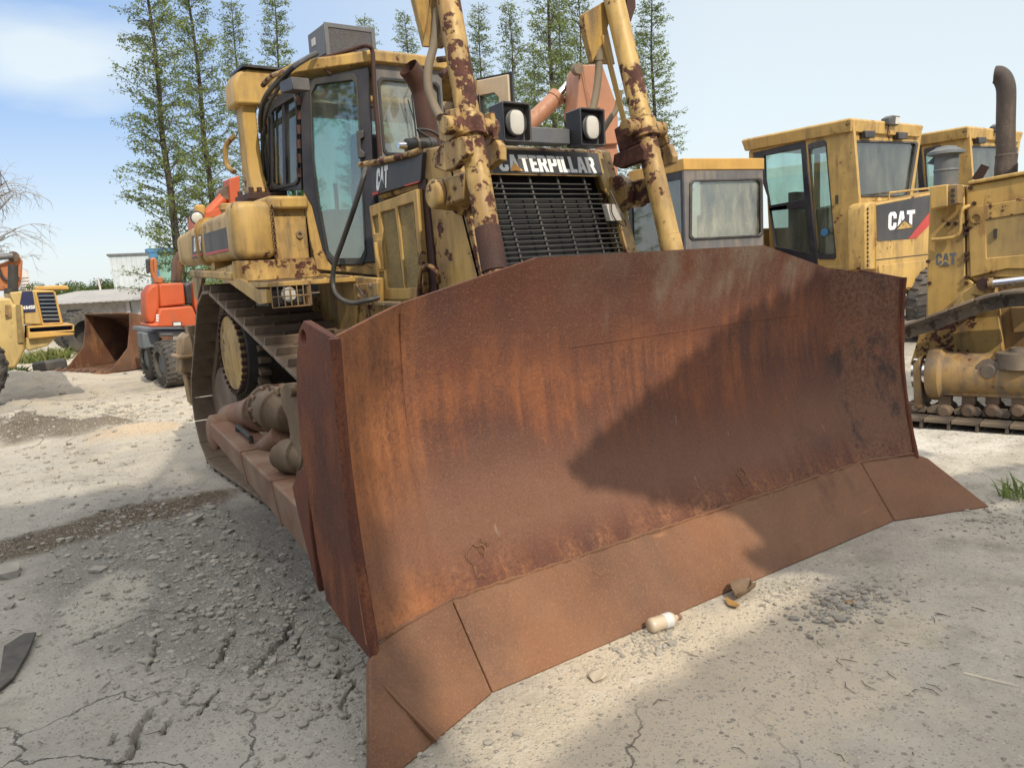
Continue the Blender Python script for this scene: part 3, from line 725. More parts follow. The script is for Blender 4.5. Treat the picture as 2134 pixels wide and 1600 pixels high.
# headlights on the nose
for s in (-1, 1):
    xc = s*.262; y0, y1, z0, z1 = 1.165, 1.30, 2.192, 2.385
    def rr(y, w, hh, c): return [(xc+w*a, y, (z0+z1)/2+hh*bz) for a, bz in ((-1+c, -1), (1-c, -1), (1, -1+c), (1, 1-c), (1-c, 1), (-1+c, 1), (-1, 1-c), (-1, -1+c))]
    b = MB(); fo, bo = rr(y0, .092, .103, .06), rr(y1, .088, .098, .06); fi, bi = rr(y0, .082, .092, .08), rr(y0+.05, .078, .088, .08)
    b.loft([bo, fo, fi, bi], True)
    hl = D(b, 'headlight', 'black', bevel=.004)
    cx = xc+.004
    D(MB().lathe((cx, y0+.06, (z0+z1)/2), (0, -1, 0), [(0, .07), (.045, .07), (.05, .062)]), 'bezel', 'hose', hl)
    b = MB()
    for t_, kx in ((0, 1.), (.006, .93), (.010, .7), (.012, .3)):
        pass
    L = []
    for t_, kx in ((.0, 1.), (.007, .94), (.011, .75), (.013, .35)):
        ring_ = []
        for k in range(28):
            a = 2*math.pi*k/28; ca, sa = math.cos(a), math.sin(a)
            ring_.append((cx+.046*kx*math.copysign(abs(ca)**.7, ca), y0+.012-t_, (z0+z1)/2+.064*kx*math.copysign(abs(sa)**.7, sa)))
        L.append(ring_)
    D(MB().loft(L), 'lens', 'lens', hl)
D(MB().box(-.17, .17, 1.26, 1.36, 2.205, 2.29), 'lamp_rail', 'grey_metal', bevel=.006)
# hood behind the nose
D(MB().box(-.565, .565, 1.70, 2.26, 2.0, 2.20), 'engine_hood', 'yellow', bevel=.012)
D(MB().box(-.52, .52, 1.66, 2.27, .70, 2.0), 'engine_block', 'dark', bevel=.01)
b = MB().box(-.62, .62, 1.70, 3.95, .62, 1.42); b.box(-.66, -.60, 1.45, 2.0, .8, 1.2)
D(b, 'hull', 'yellow_side', bevel=.015)
# side strip and black side panel with the maker's mark
D(MB().pp(W0, [(869, 378), (886, 372), (906, 560), (912, 622), (896, 622)], 'x', -.588, -.56), 'corner_post', 'rust_pipe', bevel=.004)
side = D(MB().pp(W0, [(774, 346), (880, 317), (876, 379), (776, 408)], 'x', -.600, -.566), 'side_panel', 'decal', bevel=.003)
D(MB().pp(W0, [(776, 402), (788, 399), (788, 404), (776, 408)], 'x', -.605, -.600), 'red_stripe', 'red', side)
D(MB().pp(W0, [(843, 386), (873, 377), (873, 380), (843, 389)], 'x', -.605, -.600), 'red_stripe', 'red', side)
t = MB(); O = q(784, 398, 'x', -.6035); RT = q(807, 391, 'x', -.6035)-O; UP = q(785, 352, 'x', -.6035)-O
sp = lettering(t, 'CAT', O, RT, UP); D(t, 'lettering', 'white', side, smooth=20)
n = RT.cross(UP).normalized()*.004
D(MB().plate([O+RT*.28+n, O+RT*.80+n, O+RT*.54+UP*.45+n], n*.5), 'triangle_mark', 'decal', side)
# engine door with screens
dout = [(769, 430), (868, 394), (876, 500), (884, 602), (876, 624), (790, 625)]
scr = [[(827, 431), (861, 421), (876, 599), (843, 601)], [(792, 443), (822, 435), (841, 601), (807, 601)], [(775, 452), (787, 447), (789, 485), (779, 487)], [(789, 567), (799, 565), (802, 603), (792, 603)]]
door = D(MB().pp(W0, dout, 'x', -.628, -.59, scr), 'engine_door', 'yellow_side', bevel=.005)
for h in scr: D(MB().pp(W0, h, 'x', -.612, -.600), 'screen', 'mesh', door)
D(MB().tube([q(783, 505, 'x', -.66), q(786, 535, 'x', -.66), q(794, 560, 'x', -.64)], .014, 8).pp(W0, [(781, 500), (794, 498), (800, 560), (787, 563)], 'x', -.64, -.628), 'latch', 'yellow_side', door, bevel=.003)
D(MB().tube(arc_pts([q(875, 622, 'x', -.62), q(875, 580, 'x', -.66), q(880, 560, 'x', -.66), q(895, 554, 'x', -.66), q(910, 568, 'x', -.66), q(915, 588, 'x', -.60)], 6), .013, 8), 'grab_handle', 'yellow')
D(MB().pp(W0, [(752, 632), (838, 634), (835, 700), (740, 700)], 'x', -.66, -.60), 'lower_panel', 'yellow_side', bevel=.006)
D(MB().pp(W0, [(650, 570), (785, 580), (785, 630), (745, 634), (740, 700), (700, 700)], 'x', -.68, -.62), 'frame_side', 'yellow_side', bevel=.006)
D(MB().hexa(sub(W0, [(752, 634), (778, 627), (835, 630), (838, 638)], 'z', 1.36), [p+Vector((0, 0, .015)) for p in sub(W0, [(752, 634), (778, 627), (835, 630), (838, 638)], 'z', 1.36)]), 'lower_step', 'tread')
bx = D(MB().pp(W0, [(736, 592), (786, 589), (786, 622), (738, 625)], 'x', -.70, -.68), 'valve_cover', 'yellow_side', bevel=.004)
D(MB().tube(arc_pts([q(742, 596, 'x', -.72), q(752, 608, 'x', -.73), q(762, 622, 'x', -.71)], 5), .006, 6), 'valve_hose', 'hose', bx)
for x, y in ((745, 597), (772, 595), (748, 617)):
    p = q(x, y, 'x', -.70); D(MB().cyl(p, p+Vector((-.012, 0, 0)), .014, n=8), 'bolt', 'yellow_mud', bx)
# muffler, air cleaner, pipe rail
b = MB().tube(arc_pts([(-.255, 2.06, 2.15), (-.295, 2.06, 2.40), (-.310, 2.06, 2.585), (-.33, 2.055, 2.65), (-.375, 2.04, 2.71), (-.415, 2.03, 2.745)], 6), .064, 24, False)
b.tube(arc_pts([(-.308, 2.06, 2.5), (-.310, 2.06, 2.585), (-.33, 2.055, 2.65), (-.375, 2.04, 2.71), (-.415, 2.03, 2.745)], 6), .057, 24, False)
D(b, 'exhaust_stack', 'rust_pipe')
a, c = q(846, 304, 'y', 1.95), q(906, 301, 'y', 1.95)
b = MB().cyl(a, c, .043, n=20)
ac = D(b, 'filter_canister', 'hose', bevel=.008)
for k in (.35, .8): D(MB().ring(a+(c-a)*k, c-a, .047, .042, .016), 'clamp_band', 'hose_tan' if k < .5 else 'black', ac)
D(MB().cyl(a+Vector((-.05, 0, .0)), a, .018, .024, 12), 'filter_valve', 'chrome', ac)
D(MB().tube(arc_pts([c+Vector((-.02, 0, .03)), c+Vector((-.12, -.02, .075)), c+Vector((0, 0, .07)), c+Vector((.12, 0, -.02))], 6), .009, 8), 'filter_hose', 'hose', ac)
D(MB().tube(arc_pts([q(751, 344, 'x', -.62), q(790, 337, 'x', -.62), q(840, 325, 'x', -.62), q(876, 314, 'x', -.60)], 5), .018, 10), 'hood_rail', 'yellow_chip')

# --- lift cylinders with yokes
for s in (-1, 1):
    if s < 0: tp, bt, rod = Vector((-.555, 1.30, 3.02)), q(1031, 566, 'y', .86), Vector((-.74, .60, .85))
    else: tp, bt, rod = Vector((.565, 1.30, 3.20)), q(1412, 570, 'y', .80), Vector((.52, .58, .8))
    if s < 0: tp = bt+(q(935, 5, 'y', 1.24)-bt)*1.25
    else: tp = bt+(q(1281, 5, 'y', 1.24)-bt)*1.25
    ax = (tp-bt).normalized(); L = (tp-bt).length
    b = MB().cyl(bt, tp, .060, n=28)
    b.cyl(bt-ax*.02, bt+ax*.05, .055, n=28)
    lc = D(b, 'lift_cylinder', 'yellow_chip', bevel=.004)
    D(MB().ring(bt+ax*.11, ax, .0635, .055, .22), 'cylinder_gland', 'rust_pipe' if s < 0 else 'yellow_chip', lc, bevel=.003)
    D(MB().cyl(bt, bt-ax*.75, .036, n=18), 'piston_rod', 'rust_pipe', lc)
    tk = .50 if s < 0 else .575                 # trunnion collar along the tube
    tz = q(985, 258, 'y', 1.03) if s < 0 else q(1345, 268, 'y', 1.03)
    k = (tz-bt).dot(ax); cc = bt+ax*k
    b = MB().ring(cc, ax, .076, .055, .095); b.ring(cc-ax*.055, ax, .083, .055, .015)
    b.cyl(cc-Vector((.15, 0, 0)), cc+Vector((.15, 0, 0)), .045, n=18)
    D(b, 'trunnion_collar', 'yellow_chip', lc, bevel=.004)
    # yokes
    if s < 0:
        Y = [(-.725, [(916, 244), (931, 229), (948, 226), (957, 274), (930, 300), (914, 292)], [(900, 330), (918, 300), (962, 284), (969, 294), (972, 322), (945, 352), (925, 358), (905, 350)]),
             (-.520, [(1003, 240), (1022, 233), (1030, 290), (1006, 318), (998, 300)], [(998, 318), (1033, 291), (1040, 304), (1041, 334), (1011, 357), (1000, 350)])]
    else:
        Y = [(.455, [(1279, 270), (1305, 252), (1318, 246), (1331, 254), (1334, 296), (1290, 318)], [(1279, 322), (1333, 299), (1342, 312), (1341, 334), (1292, 352), (1276, 345)]),
             (.680, [(1362, 266), (1378, 252), (1390, 298), (1375, 312), (1366, 300)], [(1364, 318), (1392, 300), (1403, 326), (1400, 340), (1377, 350), (1366, 345)])]
    for x, up, lo in Y:
        dx = .03
        b = MB().pp(W0, up, 'x', x, x+dx)
        b.pp(W0, lo, 'x', x-.008, x+dx+.008)
        yk = D(b, 'lift_yoke', 'yellow_chip' if s < 0 or x > .6 else 'yellow_bare', bevel=.006)
        if s < 0 and x < -.6:
            p = q(931, 258, 'x', x); D(MB().lathe(p, (-1, 0, 0), [(0, .05), (.012, .048), (.014, .03), (.004, .028)]), 'pin_cap', 'rust_pipe', yk)
    b = MB().lathe((s*.50, 1.28, 1.93), (s, 0, 0), [(0, .11), (.05, .115), (.09, .105), (.10, .085), (.24, .075), (.25, .05)])
    b.hexa([(s*.58, 1.05, 1.86), (s*.70, 1.05, 1.88), (s*.70, 1.30, 1.86), (s*.58, 1.30, 1.86)], [(s*.58, 1.02, 2.0), (s*.70, 1.02, 2.0), (s*.70, 1.30, 2.0), (s*.58, 1.30, 2.0)])
    D(b, 'yoke_pivot', 'yellow_chip' if s < 0 else 'yellow_bare', bevel=.01)
    # hose guard high on the tube
    if s < 0:
        b = MB().pp(W0, [(840, -60), (936, -60), (921, 102), (879, 99)], 'y', 1.40, 1.36)
        b.pp(W0, [(880, 99), (921, 103), (914, 85), (905, 40), (900, -20)], 'y', 1.358, 1.34)
        gd = D(b, 'hose_guard', 'yellow', lc, bevel=.004)
        hs = [(912, 20, 1.3), (905, 90, 1.3), (893, 140, 1.28), (893, 185, 1.26), (905, 220, 1.22), (918, 245, 1.15)]
        D(MB().tube(arc_pts([q(x, y, 'y', v) for x, y, v in hs], 6), .022, 10), 'hydraulic_hose', 'hose_tan', lc)
        D(MB().tube(arc_pts([q(912, 125, 'y', 1.5), q(935, 124, 'y', 1.5), q(938, 140, 'y', 1.5), q(928, 150, 'y', 1.5), q(918, 158, 'y', 1.5)], 5), .016, 8), 'pipe_bend', 'rust_pipe', lc)
    else:
        b = MB().pp(W0, [(1260, -40), (1264, 0), (1206, 34), (1208, 60), (1226, 134), (1248, 92), (1264, 40), (1290, -40)], 'y', 1.34, 1.30)
        b.pp(W0, [(1226, 134), (1278, 136), (1262, 60), (1262, 42), (1248, 92)], 'y', 1.36, 1.342)
        gd = D(b, 'hose_guard', 'yellow', lc, bevel=.004)
        b = MB().pp(W0, [(1296, -20), (1313, -20), (1315, 20), (1305, 50), (1297, 20)], 'y', 1.30, 1.26); D(b, 'rear_guard', 'rust_pipe', lc)
        hs = [(1246, 100, 1.32), (1248, 140, 1.31), (1243, 190, 1.3), (1233, 240, 1.28)]
        hh = D(MB().tube(arc_pts([q(x, y, 'y', v) for x, y, v in hs], 6), .022, 10), 'hydraulic_hose', 'hose_tan', lc)
        D(MB().ring(q(1246, 118, 'y', 1.32), (0, .1, 1), .03, .02, .06), 'hose_fitting', 'hose_tan', hh)
        D(MB().tube([q(1256, 75, 'y', 1.3), q(1270, 130, 'y', 1.29), q(1303, 262, 'y', 1.2)], .016, 10), 'hydraulic_pipe', 'yellow_clean', lc)
        D(MB().tube(arc_pts([q(1292, 190, 'y', 1.4), q(1286, 225, 'y', 1.4), q(1270, 250, 'y', 1.4), q(1255, 275, 'y', 1.4)], 5), .018, 8), 'hydraulic_hose', 'hose_tan', lc)

# --- cab
A, B = Vector((-.27, 2.80, 0)), Vector((-.70, 3.10, 0))
DF = Frame((A.x, A.y, 0), math.atan2(B.y-A.y, B.x-A.x))       # door plane: local x runs back along the door, local y points inward (negative side outside)
dm = Matrix.Translation(A) @ Matrix.Rotation(DF.rot, 4, 'Z')
Q0, Q1 = Vector((-.70, 3.10, 0)), Vector((-.81, 3.62, 0)); QF = Frame((Q0.x, Q0.y, 0), math.atan2(Q1.y-Q0.y, Q1.x-Q0.x)); qm = Matrix.Translation(Q0) @ Matrix.Rotation(QF.rot, 4, 'Z')
def dplate(pts, c, c2, holes=(), F=None, m=None):
    F, m = F or DF, m or dm
    mb = MB(); mb.plate([m @ F.at(x, y, 'y', c) for x, y in pts], (m.to_3x3() @ Vector((0, c2-c, 0))), [[m @ F.at(x, y, 'y', c) for x, y in h] for h in holes]); return mb
def qplate(pts, c, c2, holes=()): return dplate(pts, c, c2, holes, QF, qm)
sgn = 1.0                                       # outward is +y of the door frame
win = [(648, 192), (657, 174), (733, 164), (741, 172), (750, 300), (760, 522), (752, 540), (695, 541), (682, 527), (664, 426), (652, 330)]
cabd = D(dplate([(624, 172), (768, 138), (776, 330), (790, 546), (690, 553), (672, 520), (650, 430), (632, 400)], .012, -.03, [win]), 'cab_door', 'cabblack', bevel=.005)
def shrink(P, k): 
    cx = sum(p[0] for p in P)/len(P); cy = sum(p[1] for p in P)/len(P); return [(cx+(p[0]-cx)*k, cy+(p[1]-cy)*k) for p in P]
D(dplate(shrink(win, 1.06), .022, .012, [shrink(win, .985)]), 'window_seal', 'hose', cabd, bevel=.003)
D(dplate(shrink(win, 1.0), -.005, -.010), 'pane', 'glass', cabd)
D(dplate([(742, 274), (757, 271), (758, 286), (751, 290), (752, 312), (760, 318), (760, 328), (746, 330)], .05, .012), 'handle', 'bar', cabd, bevel=.004)
D(dplate([(632, 403), (640, 400), (650, 430), (672, 520), (690, 553), (790, 547), (792, 575), (660, 562), (645, 500)], .008, -.05), 'door_sill', 'yellow', bevel=.006)
# rear quarter
qw = [(564, 234), (571, 225), (611, 200), (616, 214), (619, 374), (613, 382), (574, 391), (568, 382)]
qr = [(546, 252), (552, 245), (557, 250), (559, 375), (554, 388), (548, 380)]
rq = D(qplate([(541, 238), (560, 214), (620, 172), (628, 396), (560, 398), (545, 396)], .0, -.04, [qw, qr]), 'quarter_panel', 'cabblack', bevel=.004)
for w in (qw, qr):
    D(qplate(w, -.015, -.019), 'pane', 'glass', rq)
    D(qplate(shrink(w, 1.05), .014, .0, [shrink(w, .97)]), 'window_seal', 'hose', rq, bevel=.003)
D(qplate([(587, 218), (592, 214), (596, 384), (590, 386)], .004, -.03), 'window_bar', 'cabblack', rq)
for y in range(190, 400, 30): p = qm @ QF.at(624, y, 'y', .01); D(MB().cyl(p, p+Vector((0, 0, .06)), .017, n=8), 'door_hinge', 'rust_pipe', rq)
# front wall
fw = [(-.27, 2.80, 1.95), (.27, 2.80, 1.95), (.27, 2.80, 2.965), (-.27, 2.80, 2.965)]
fh = [(-.236, 2.80, 2.39), (-.215, 2.80, 2.365), (.215, 2.80, 2.365), (.236, 2.80, 2.39), (.236, 2.80, 2.84), (.21, 2.80, 2.865), (-.21, 2.80, 2.865), (-.236, 2.80, 2.84)]
fwo = D(MB().plate(fw, (0, .04, 0), [fh]), 'cab_front', 'greycab', bevel=.005)
D(MB().plate([(p[0], 2.82, p[2]) for p in fh], (0, .004, 0)), 'windshield', 'glass_dirty', fwo)
D(MB().plate([(p[0]*1.04, 2.79, (p[2]-2.615)*1.035+2.615) for p in fh], (0, .01, 0), [[(p[0]*.97, 2.79, (p[2]-2.615)*.97+2.615) for p in fh]]), 'window_seal', 'hose', fwo)
D(MB().tube([q(866, 175, 'y', 2.77), q(858, 200, 'y', 2.76), q(868, 290, 'y', 2.77)], .006, 6).tube([q(850, 208, 'y', 2.765), q(866, 262, 'y', 2.765)], .005, 6), 'wiper', 'hose', fwo)
D(MB().box(-.265, .265, 2.25, 2.795, 1.3, 2.19), 'dash_cowl', 'black', bevel=.01)
D(MB().box(.78, .82, 3.10, 3.62, 1.5, 2.9), 'cab_side', 'cabblack', bevel=.004)
b = MB().plate([(-.80, 3.63, 1.5), (.80, 3.63, 1.5), (.80, 3.63, 2.86), (-.80, 3.63, 2.86)], (0, .03, 0), [[(-.66, 3.63, 2.0), (.66, 3.63, 2.0), (.66, 3.63, 2.75), (-.66, 3.63, 2.75)]])
rw = D(b, 'cab_rear', 'cabblack'); D(MB().plate([(-.66, 3.64, 2.0), (.66, 3.64, 2.0), (.66, 3.64, 2.75), (-.66, 3.64, 2.75)], (0, .004, 0)), 'pane', 'glass', rw)
# swung-open far door
p0, p1 = q(1062, 156, 'z', 3.0), q(916, 186, 'z', 3.0)
dv = (p1-p0); dv.z = 0; dl = .62; dv = dv.normalized(); nn = Vector((dv.y, -dv.x, 0))
P = lambda u, z: p0+dv*u+Vector((0, 0, z-p0.z))
o = [P(0.0, 1.7), P(dl, 1.7), P(dl, 3.0), P(.0, 3.0)]
h = [P(.10, 2.35), P(.14, 2.31), P(.50, 2.31), P(.54, 2.35), P(.54, 2.84), P(.50, 2.88), P(.14, 2.88), P(.10, 2.84)]
fd = D(MB().plate(o, nn*-.025, [h]), 'far_door', 'cream', bevel=.008)
D(MB().plate([P(-.02, 1.69), P(dl, 1.69), P(dl, 3.02), P(-.02, 3.02)], nn*.02, [h]), 'door_skin', 'cabblack', fd)
D(MB().plate(h, nn*-.004), 'pane', 'glass', fd)
# roof
RB = [(-.285, 2.755), (.265, 2.755), (.73, 3.05), (.83, 3.34), (-.83, 3.34), (-.725, 3.05)]
rz_ = lambda y, t: (3.045 if t else 2.965)-(y-2.755)*.16
b = MB().loft([[(x, y, rz_(y, 0)) for x, y in RB], [(x*1.01, y, rz_(y, 1)-.015) for x, y in RB], [(x*.95, y+.015 if y < 3 else y-.02, rz_(y, 1)) for x, y in RB]])
roof = D(b, 'cab_roof', 'yellow', bevel=.008)
top_ = [dm @ DF.at(x, y, 'y', .03) for x, y in ((648, 133), (675, 122), (715, 109), (752, 98))]+[q(x, y, 'y', 2.72) for x, y in ((766, 96), (775, 104), (778, 130), (781, 200), (787, 262), (792, 325))]
D(MB().tube(arc_pts(top_, 6), .015, 10), 'roof_hose', 'rust_pipe')
D(MB().tube([dm @ DF.at(655, 130, 'y', .03), dm @ DF.at(690, 155, 'y', .03)], .006, 6), 'rail_stay', 'rust_pipe')
D(MB().tube([dm @ DF.at(742, 104, 'y', .03), dm @ DF.at(730, 142, 'y', .03)], .006, 6), 'rail_stay', 'rust_pipe')
# interior
b = MB().box(-.24, .22, 3.10, 3.45, 1.9, 2.05); b.hexa([(-.22, 3.38, 2.05), (.22, 3.38, 2.05), (.22, 3.50, 2.05), (-.22, 3.50, 2.05)], [(-.16, 3.46, 2.62), (.16, 3.46, 2.62), (.16, 3.55, 2.62), (-.16, 3.55, 2.62)])
D(b, 'seat', 'seat', bevel=.04)
b = MB().box(-.56, -.30, 3.15, 3.55, 1.5, 2.02); b.box(.30, .60, 3.1, 3.55, 1.5, 2.05); b.box(-.24, .24, 2.86, 2.96, 1.5, 2.15)
D(b, 'console', 'cream', bevel=.02)
D(MB().plate([(-.26, 2.84, 1.45), (.26, 2.84, 1.45), (.68, 3.12, 1.45), (.76, 3.6, 1.45), (-.76, 3.6, 1.45), (-.68, 3.12, 1.45)], (0, 0, .05)), 'cab_floor', 'black')
D(MB().tube([(-.05, 2.95, 2.1), (-.02, 2.98, 2.3)], .014, 8).tube([(-.45, 3.2, 2.0), (-.47, 3.15, 2.2)], .016, 8), 'control_lever', 'hose')
# black work lamp and hoses at the cab corner
wb = D(MB().pp(W0, [(582, 172), (606, 160), (610, 187), (584, 194)], 'x', -.90, -.78), 'corner_lamp', 'black', bevel=.006)
D(MB().tube(arc_pts([q(660, 112, 'x', -.60), q(640, 122, 'x', -.70), q(612, 140, 'x', -.86), q(575, 175, 'x', -.88), q(552, 205, 'x', -.88), q(543, 240, 'x', -.86), q(544, 275, 'x', -.80)], 7), .018, 8), 'roof_cable', 'hose')
D(MB().tube(arc_pts([q(604, 150, 'x', -.86), q(580, 185, 'x', -.86), q(562, 215, 'x', -.86), q(552, 250, 'x', -.83), q(556, 280, 'x', -.78)], 7), .013, 8), 'roof_cable', 'hose')
D(MB().tube(arc_pts([q(548, 178, 'x', -.88), q(565, 160, 'x', -.9), q(585, 153, 'x', -.9), q(605, 152, 'x', -.85)], 6), .018, 8), 'pipe_bend', 'yellow_chip')
# big hose looping down in front of the door
hp = [(762, 352, -.72), (757, 372, -.76), (740, 428, -.80), (715, 500, -.82), (697, 552, -.84), (694, 590, -.85), (703, 616, -.85), (730, 631, -.82), (762, 627, -.78), (790, 620, -.70)]
D(MB().tube(arc_pts([q(x, y, 'x', v) for x, y, v in hp], 7), .016, 10), 'hanging_hose', 'hose')
# condenser box on the roof
fl = q(675, 49, 'y', 3.1); fr = q(781, 60, 'y', 3.1); zt2 = (fl.z+fr.z)/2
x0, x1, ya, yb, za = fl.x, fr.x, 3.10, 3.42, 3.06
cb = D(MB().box(x0, x1, ya+.012, yb, za+.02, zt2), 'condenser_box', 'grey_metal', bevel=.008)
b = MB().plate([(x0, ya, za), (x1, ya, za), (x1, ya, zt2+.006), (x0, ya, zt2+.006)], (0, .012, 0), [[(x0+.03, ya, za+.02), (x1-.03, ya, za+.02), (x1-.03, ya, zt2-.025), (x0+.03, ya, zt2-.025)]])
D(b, 'frame', 'grey_metal', cb, bevel=.003)
D(MB().box(x0+.02, x1-.02, ya+.006, ya+.010, za+.015, zt2-.02), 'screen', 'acmesh', cb)
D(MB().box(x0-.003, x0, 3.28, 3.35, zt2-.10, zt2-.05), 'sticker', 'label', cb)
D(MB().box(x0-.01, x1+.01, ya-.02, yb+.02, 2.97, za), 'mount', 'rust_pipe', cb)

# --- roll-over bar
b = MB().loft([[(-.93, 3.64-.05*k, z), (-.825+.03*k, 3.64-.05*k, z), (-.825+.03*k, 3.80, z), (-.93, 3.80, z)] for z, k in ((2.18, 1.), (2.32, .2), (2.5, 0.), (2.75, 0.), (2.9, .6))])
D(b, 'rops_post', 'yellow', bevel=.012)
D(MB().box(.825, .93, 3.64, 3.80, 1.4, 2.9), 'rops_post', 'yellow', bevel=.03)
pr = [(-.985, 2.80), (-.985, 2.95), (-.95, 3.02), (-.88, 3.05), (.88, 3.05), (.95, 3.02), (.985, 2.95), (.985, 2.80), (.80, 2.80), (.74, 2.88), (-.74, 2.88), (-.80, 2.80)]
D(MB().plate([(x, 3.58, z) for x, z in pr], (0, .26, 0)), 'rops_beam', 'yellow', bevel=.02)
D(MB().box(-.92, .92, 3.55, 3.87, 3.055, 3.072), 'beam_cover', 'black')
b = MB()
for k in range(4):
    for y in (3.56, 3.84): b.cyl((-.95+.06*k, y, 2.16), (-.95+.06*k, y, 2.215), .02, n=6)
b.box(-.98, -.72, 3.52, 3.88, 2.13, 2.175)
D(b, 'rops_foot', 'rust_pipe', bevel=.003)
D(MB().tube(arc_pts([(-.95, 3.82, 2.62), (-1.0, 3.9, 2.55), (-1.0, 3.92, 2.42), (-.97, 3.86, 2.36)], 6), .02, 8), 'post_handle', 'yellow')

# --- fender, tank, side locker
F1 = -1.26
D(MB().pp(W0, [(483, 551), (487, 580), (501, 582), (536, 604), (554, 603), (557, 632), (540, 635), (447, 568), (450, 562)], 'x', F1, F1+.03), 'fender_skirt', 'yellow', bevel=.004)
D(MB().pp(W0, [(398, 566), (424, 566), (411, 626), (405, 620)], 'x', F1, F1+.03), 'fender_leg', 'yellow', bevel=.004)
z0 = 1.525
fy0, fy1 = q(553, 597, 'x', F1).y, q(398, 566, 'x', F1).y
D(MB().hexa([(F1-.012, 3.15, 1.555), (-.70, 3.15, 1.555), (-.70, fy1, 1.60), (F1-.012, fy1, 1.60)], [(F1-.012, 3.15, 1.61), (-.70, 3.15, 1.61), (-.70, fy1, 1.655), (F1-.012, fy1, 1.655)]), 'fender', 'yellow', bevel=.012)
st = [q(501, 580, 'x', F1), q(555, 598, 'x', F1)]
ys, yf, zs = st[0].y, st[1].y, (st[0].z+st[1].z)/2
stp = D(MB().box(F1+.004, -.66, yf, 3.14, zs-.035, zs-.004), 'step', 'yellow', bevel=.006)
D(MB().box(F1+.02, -.68, yf+.02, 3.09, zs-.004, zs+.006), 'tread_plate', 'tread', stp)
D(MB().box(F1, -.66, 3.095, 3.145, zs+.006, 1.68), 'step_riser', 'yellow_chip', bevel=.006)
# caged side lamp under the step
lb = D(MB().box(F1+.012, -1.02, yf+.03, yf+.28, zs-.15, zs-.04), 'lamp_box', 'dark', bevel=.004)
c = Vector((-1.12, yf+.02, zs-.085))
D(MB().lathe(c+Vector((0, .03, 0)), (0, -1, 0), [(0, .04), (.03, .048), (.04, .044), (.045, .02)]), 'lens', 'lens', lb)
b = MB()
for k in range(7): x = F1+.02+k*.04; b.cyl((x, yf-.02, zs-.16), (x, yf-.02, zs-.03), .004, n=6)
for zz in (-.16, -.095, -.03): b.cyl((F1+.02, yf-.02, zs+zz), (F1+.26, yf-.02, zs+zz), .004, n=6)
D(b, 'cage', 'yellow_mud', lb)
b = MB().box(F1+.25, F1+.275, yf-.01, yf+.28, zs-.16, zs-.035); D(b, 'bracket', 'yellow', lb)
# fuel tank: long rounded box
def rrect(y, x0, x1, z0, z1, c, n=5):
    out = []
    for cx, cz, a0 in ((x1-c, z1-c, 0), (x0+c, z1-c, 90), (x0+c, z0+c, 180), (x1-c, z0+c, 270)):
        for k in range(n+1):
            a = R(a0+90*k/n); out.append((cx+c*math.cos(a), y, cz+c*math.sin(a)))
    return out
tx0, tx1, tz0, tz1 = -1.245, -.965, 1.685, 2.075
loops = [rrect(y, tx0+i, tx1, tz0+i, tz1-i*.8-dz_, max(.045, .065-i*.3)) for y, i, dz_ in ((3.07, .050, .0), (3.082, .022, 0), (3.105, .006, 0), (3.14, 0, 0), (3.22, 0, .0), (3.30, .012, .03), (4.1, .012, .06), (4.8, .012, .11))]
tank = D(MB().loft(loops), 'fuel_tank', 'yellow_side', smooth=60)
D(MB().lathe((-1.0, 4.0, 2.0), (0, 0, 1), [(0, .06), (.09, .06), (.09, .07), (.13, .07), (.14, .05)]), 'tank_cap', 'yellow', tank)
for y in (4.06,):
    D(MB().loft([rrect(yy, tx0-.012, tx1+.01, tz0-.012, tz1-.03, .10) for yy in (y-.025, y+.025)]), 'tank_strap', 'yellow', tank)
def tpx(pts, c=-1.239, c2=-1.230): return MB().pp(W0, pts, 'x', c, c2)
dc = D(tpx([(424, 488), (474, 473), (478, 523), (429, 533)]), 'decal', 'decal_old', tank)
D(tpx([(429, 527), (478, 517), (478, 522), (429, 533)], -1.2415, -1.239), 'red_stripe', 'red', dc)
dc = D(tpx([(399, 492), (418, 489), (421, 535), (401, 540)]), 'decal', 'decal_old', tank)
D(tpx([(401, 531), (421, 527), (421, 531), (401, 536)], -1.2415, -1.239), 'red_stripe', 'red', dc)
t = MB(); O = q(404, 525, 'x', -1.2415); RT = q(418, 522, 'x', -1.2415)-O; UP = q(404, 496, 'x', -1.2415)-O
lettering(t, 'D7R', O, RT, UP); D(t, 'lettering', 'white', dc, smooth=20)
for y in (3.2, 3.9): D(MB().box(-1.18, -.98, y, y+.12, 1.64, 1.70), 'tank_foot', 'yellow', tank)
# locker between tank and door
lk = D(MB().box(-.962, -.72, 3.12, 3.40, 1.67, 2.06), 'side_locker', 'yellow_side', bevel=.015)
b = MB().loft([[(-1.0, 3.06, z1), (-.715, 3.06, z1), (-.715, 3.4, z1), (-1.0, 3.4, z1)] for z1 in (2.015, 2.105)])
D(b, 'locker_lid', 'yellow', lk, bevel=.02)
p = q(624, 489, 'y', 3.115); D(MB().ring(p, (0, 1, 0), .026, .013, .02), 'lock', 'yellow_mud', lk)
b = MB()
for k in range(16):
    z = 1.70+.022*k; b.ring((-.985+.004*(k % 2), 3.05, z), (1, 0, 0) if k % 2 else (0, 1, 0), .014, .009, .005, 8)
D(b, 'chain', 'rust_pipe', lk)
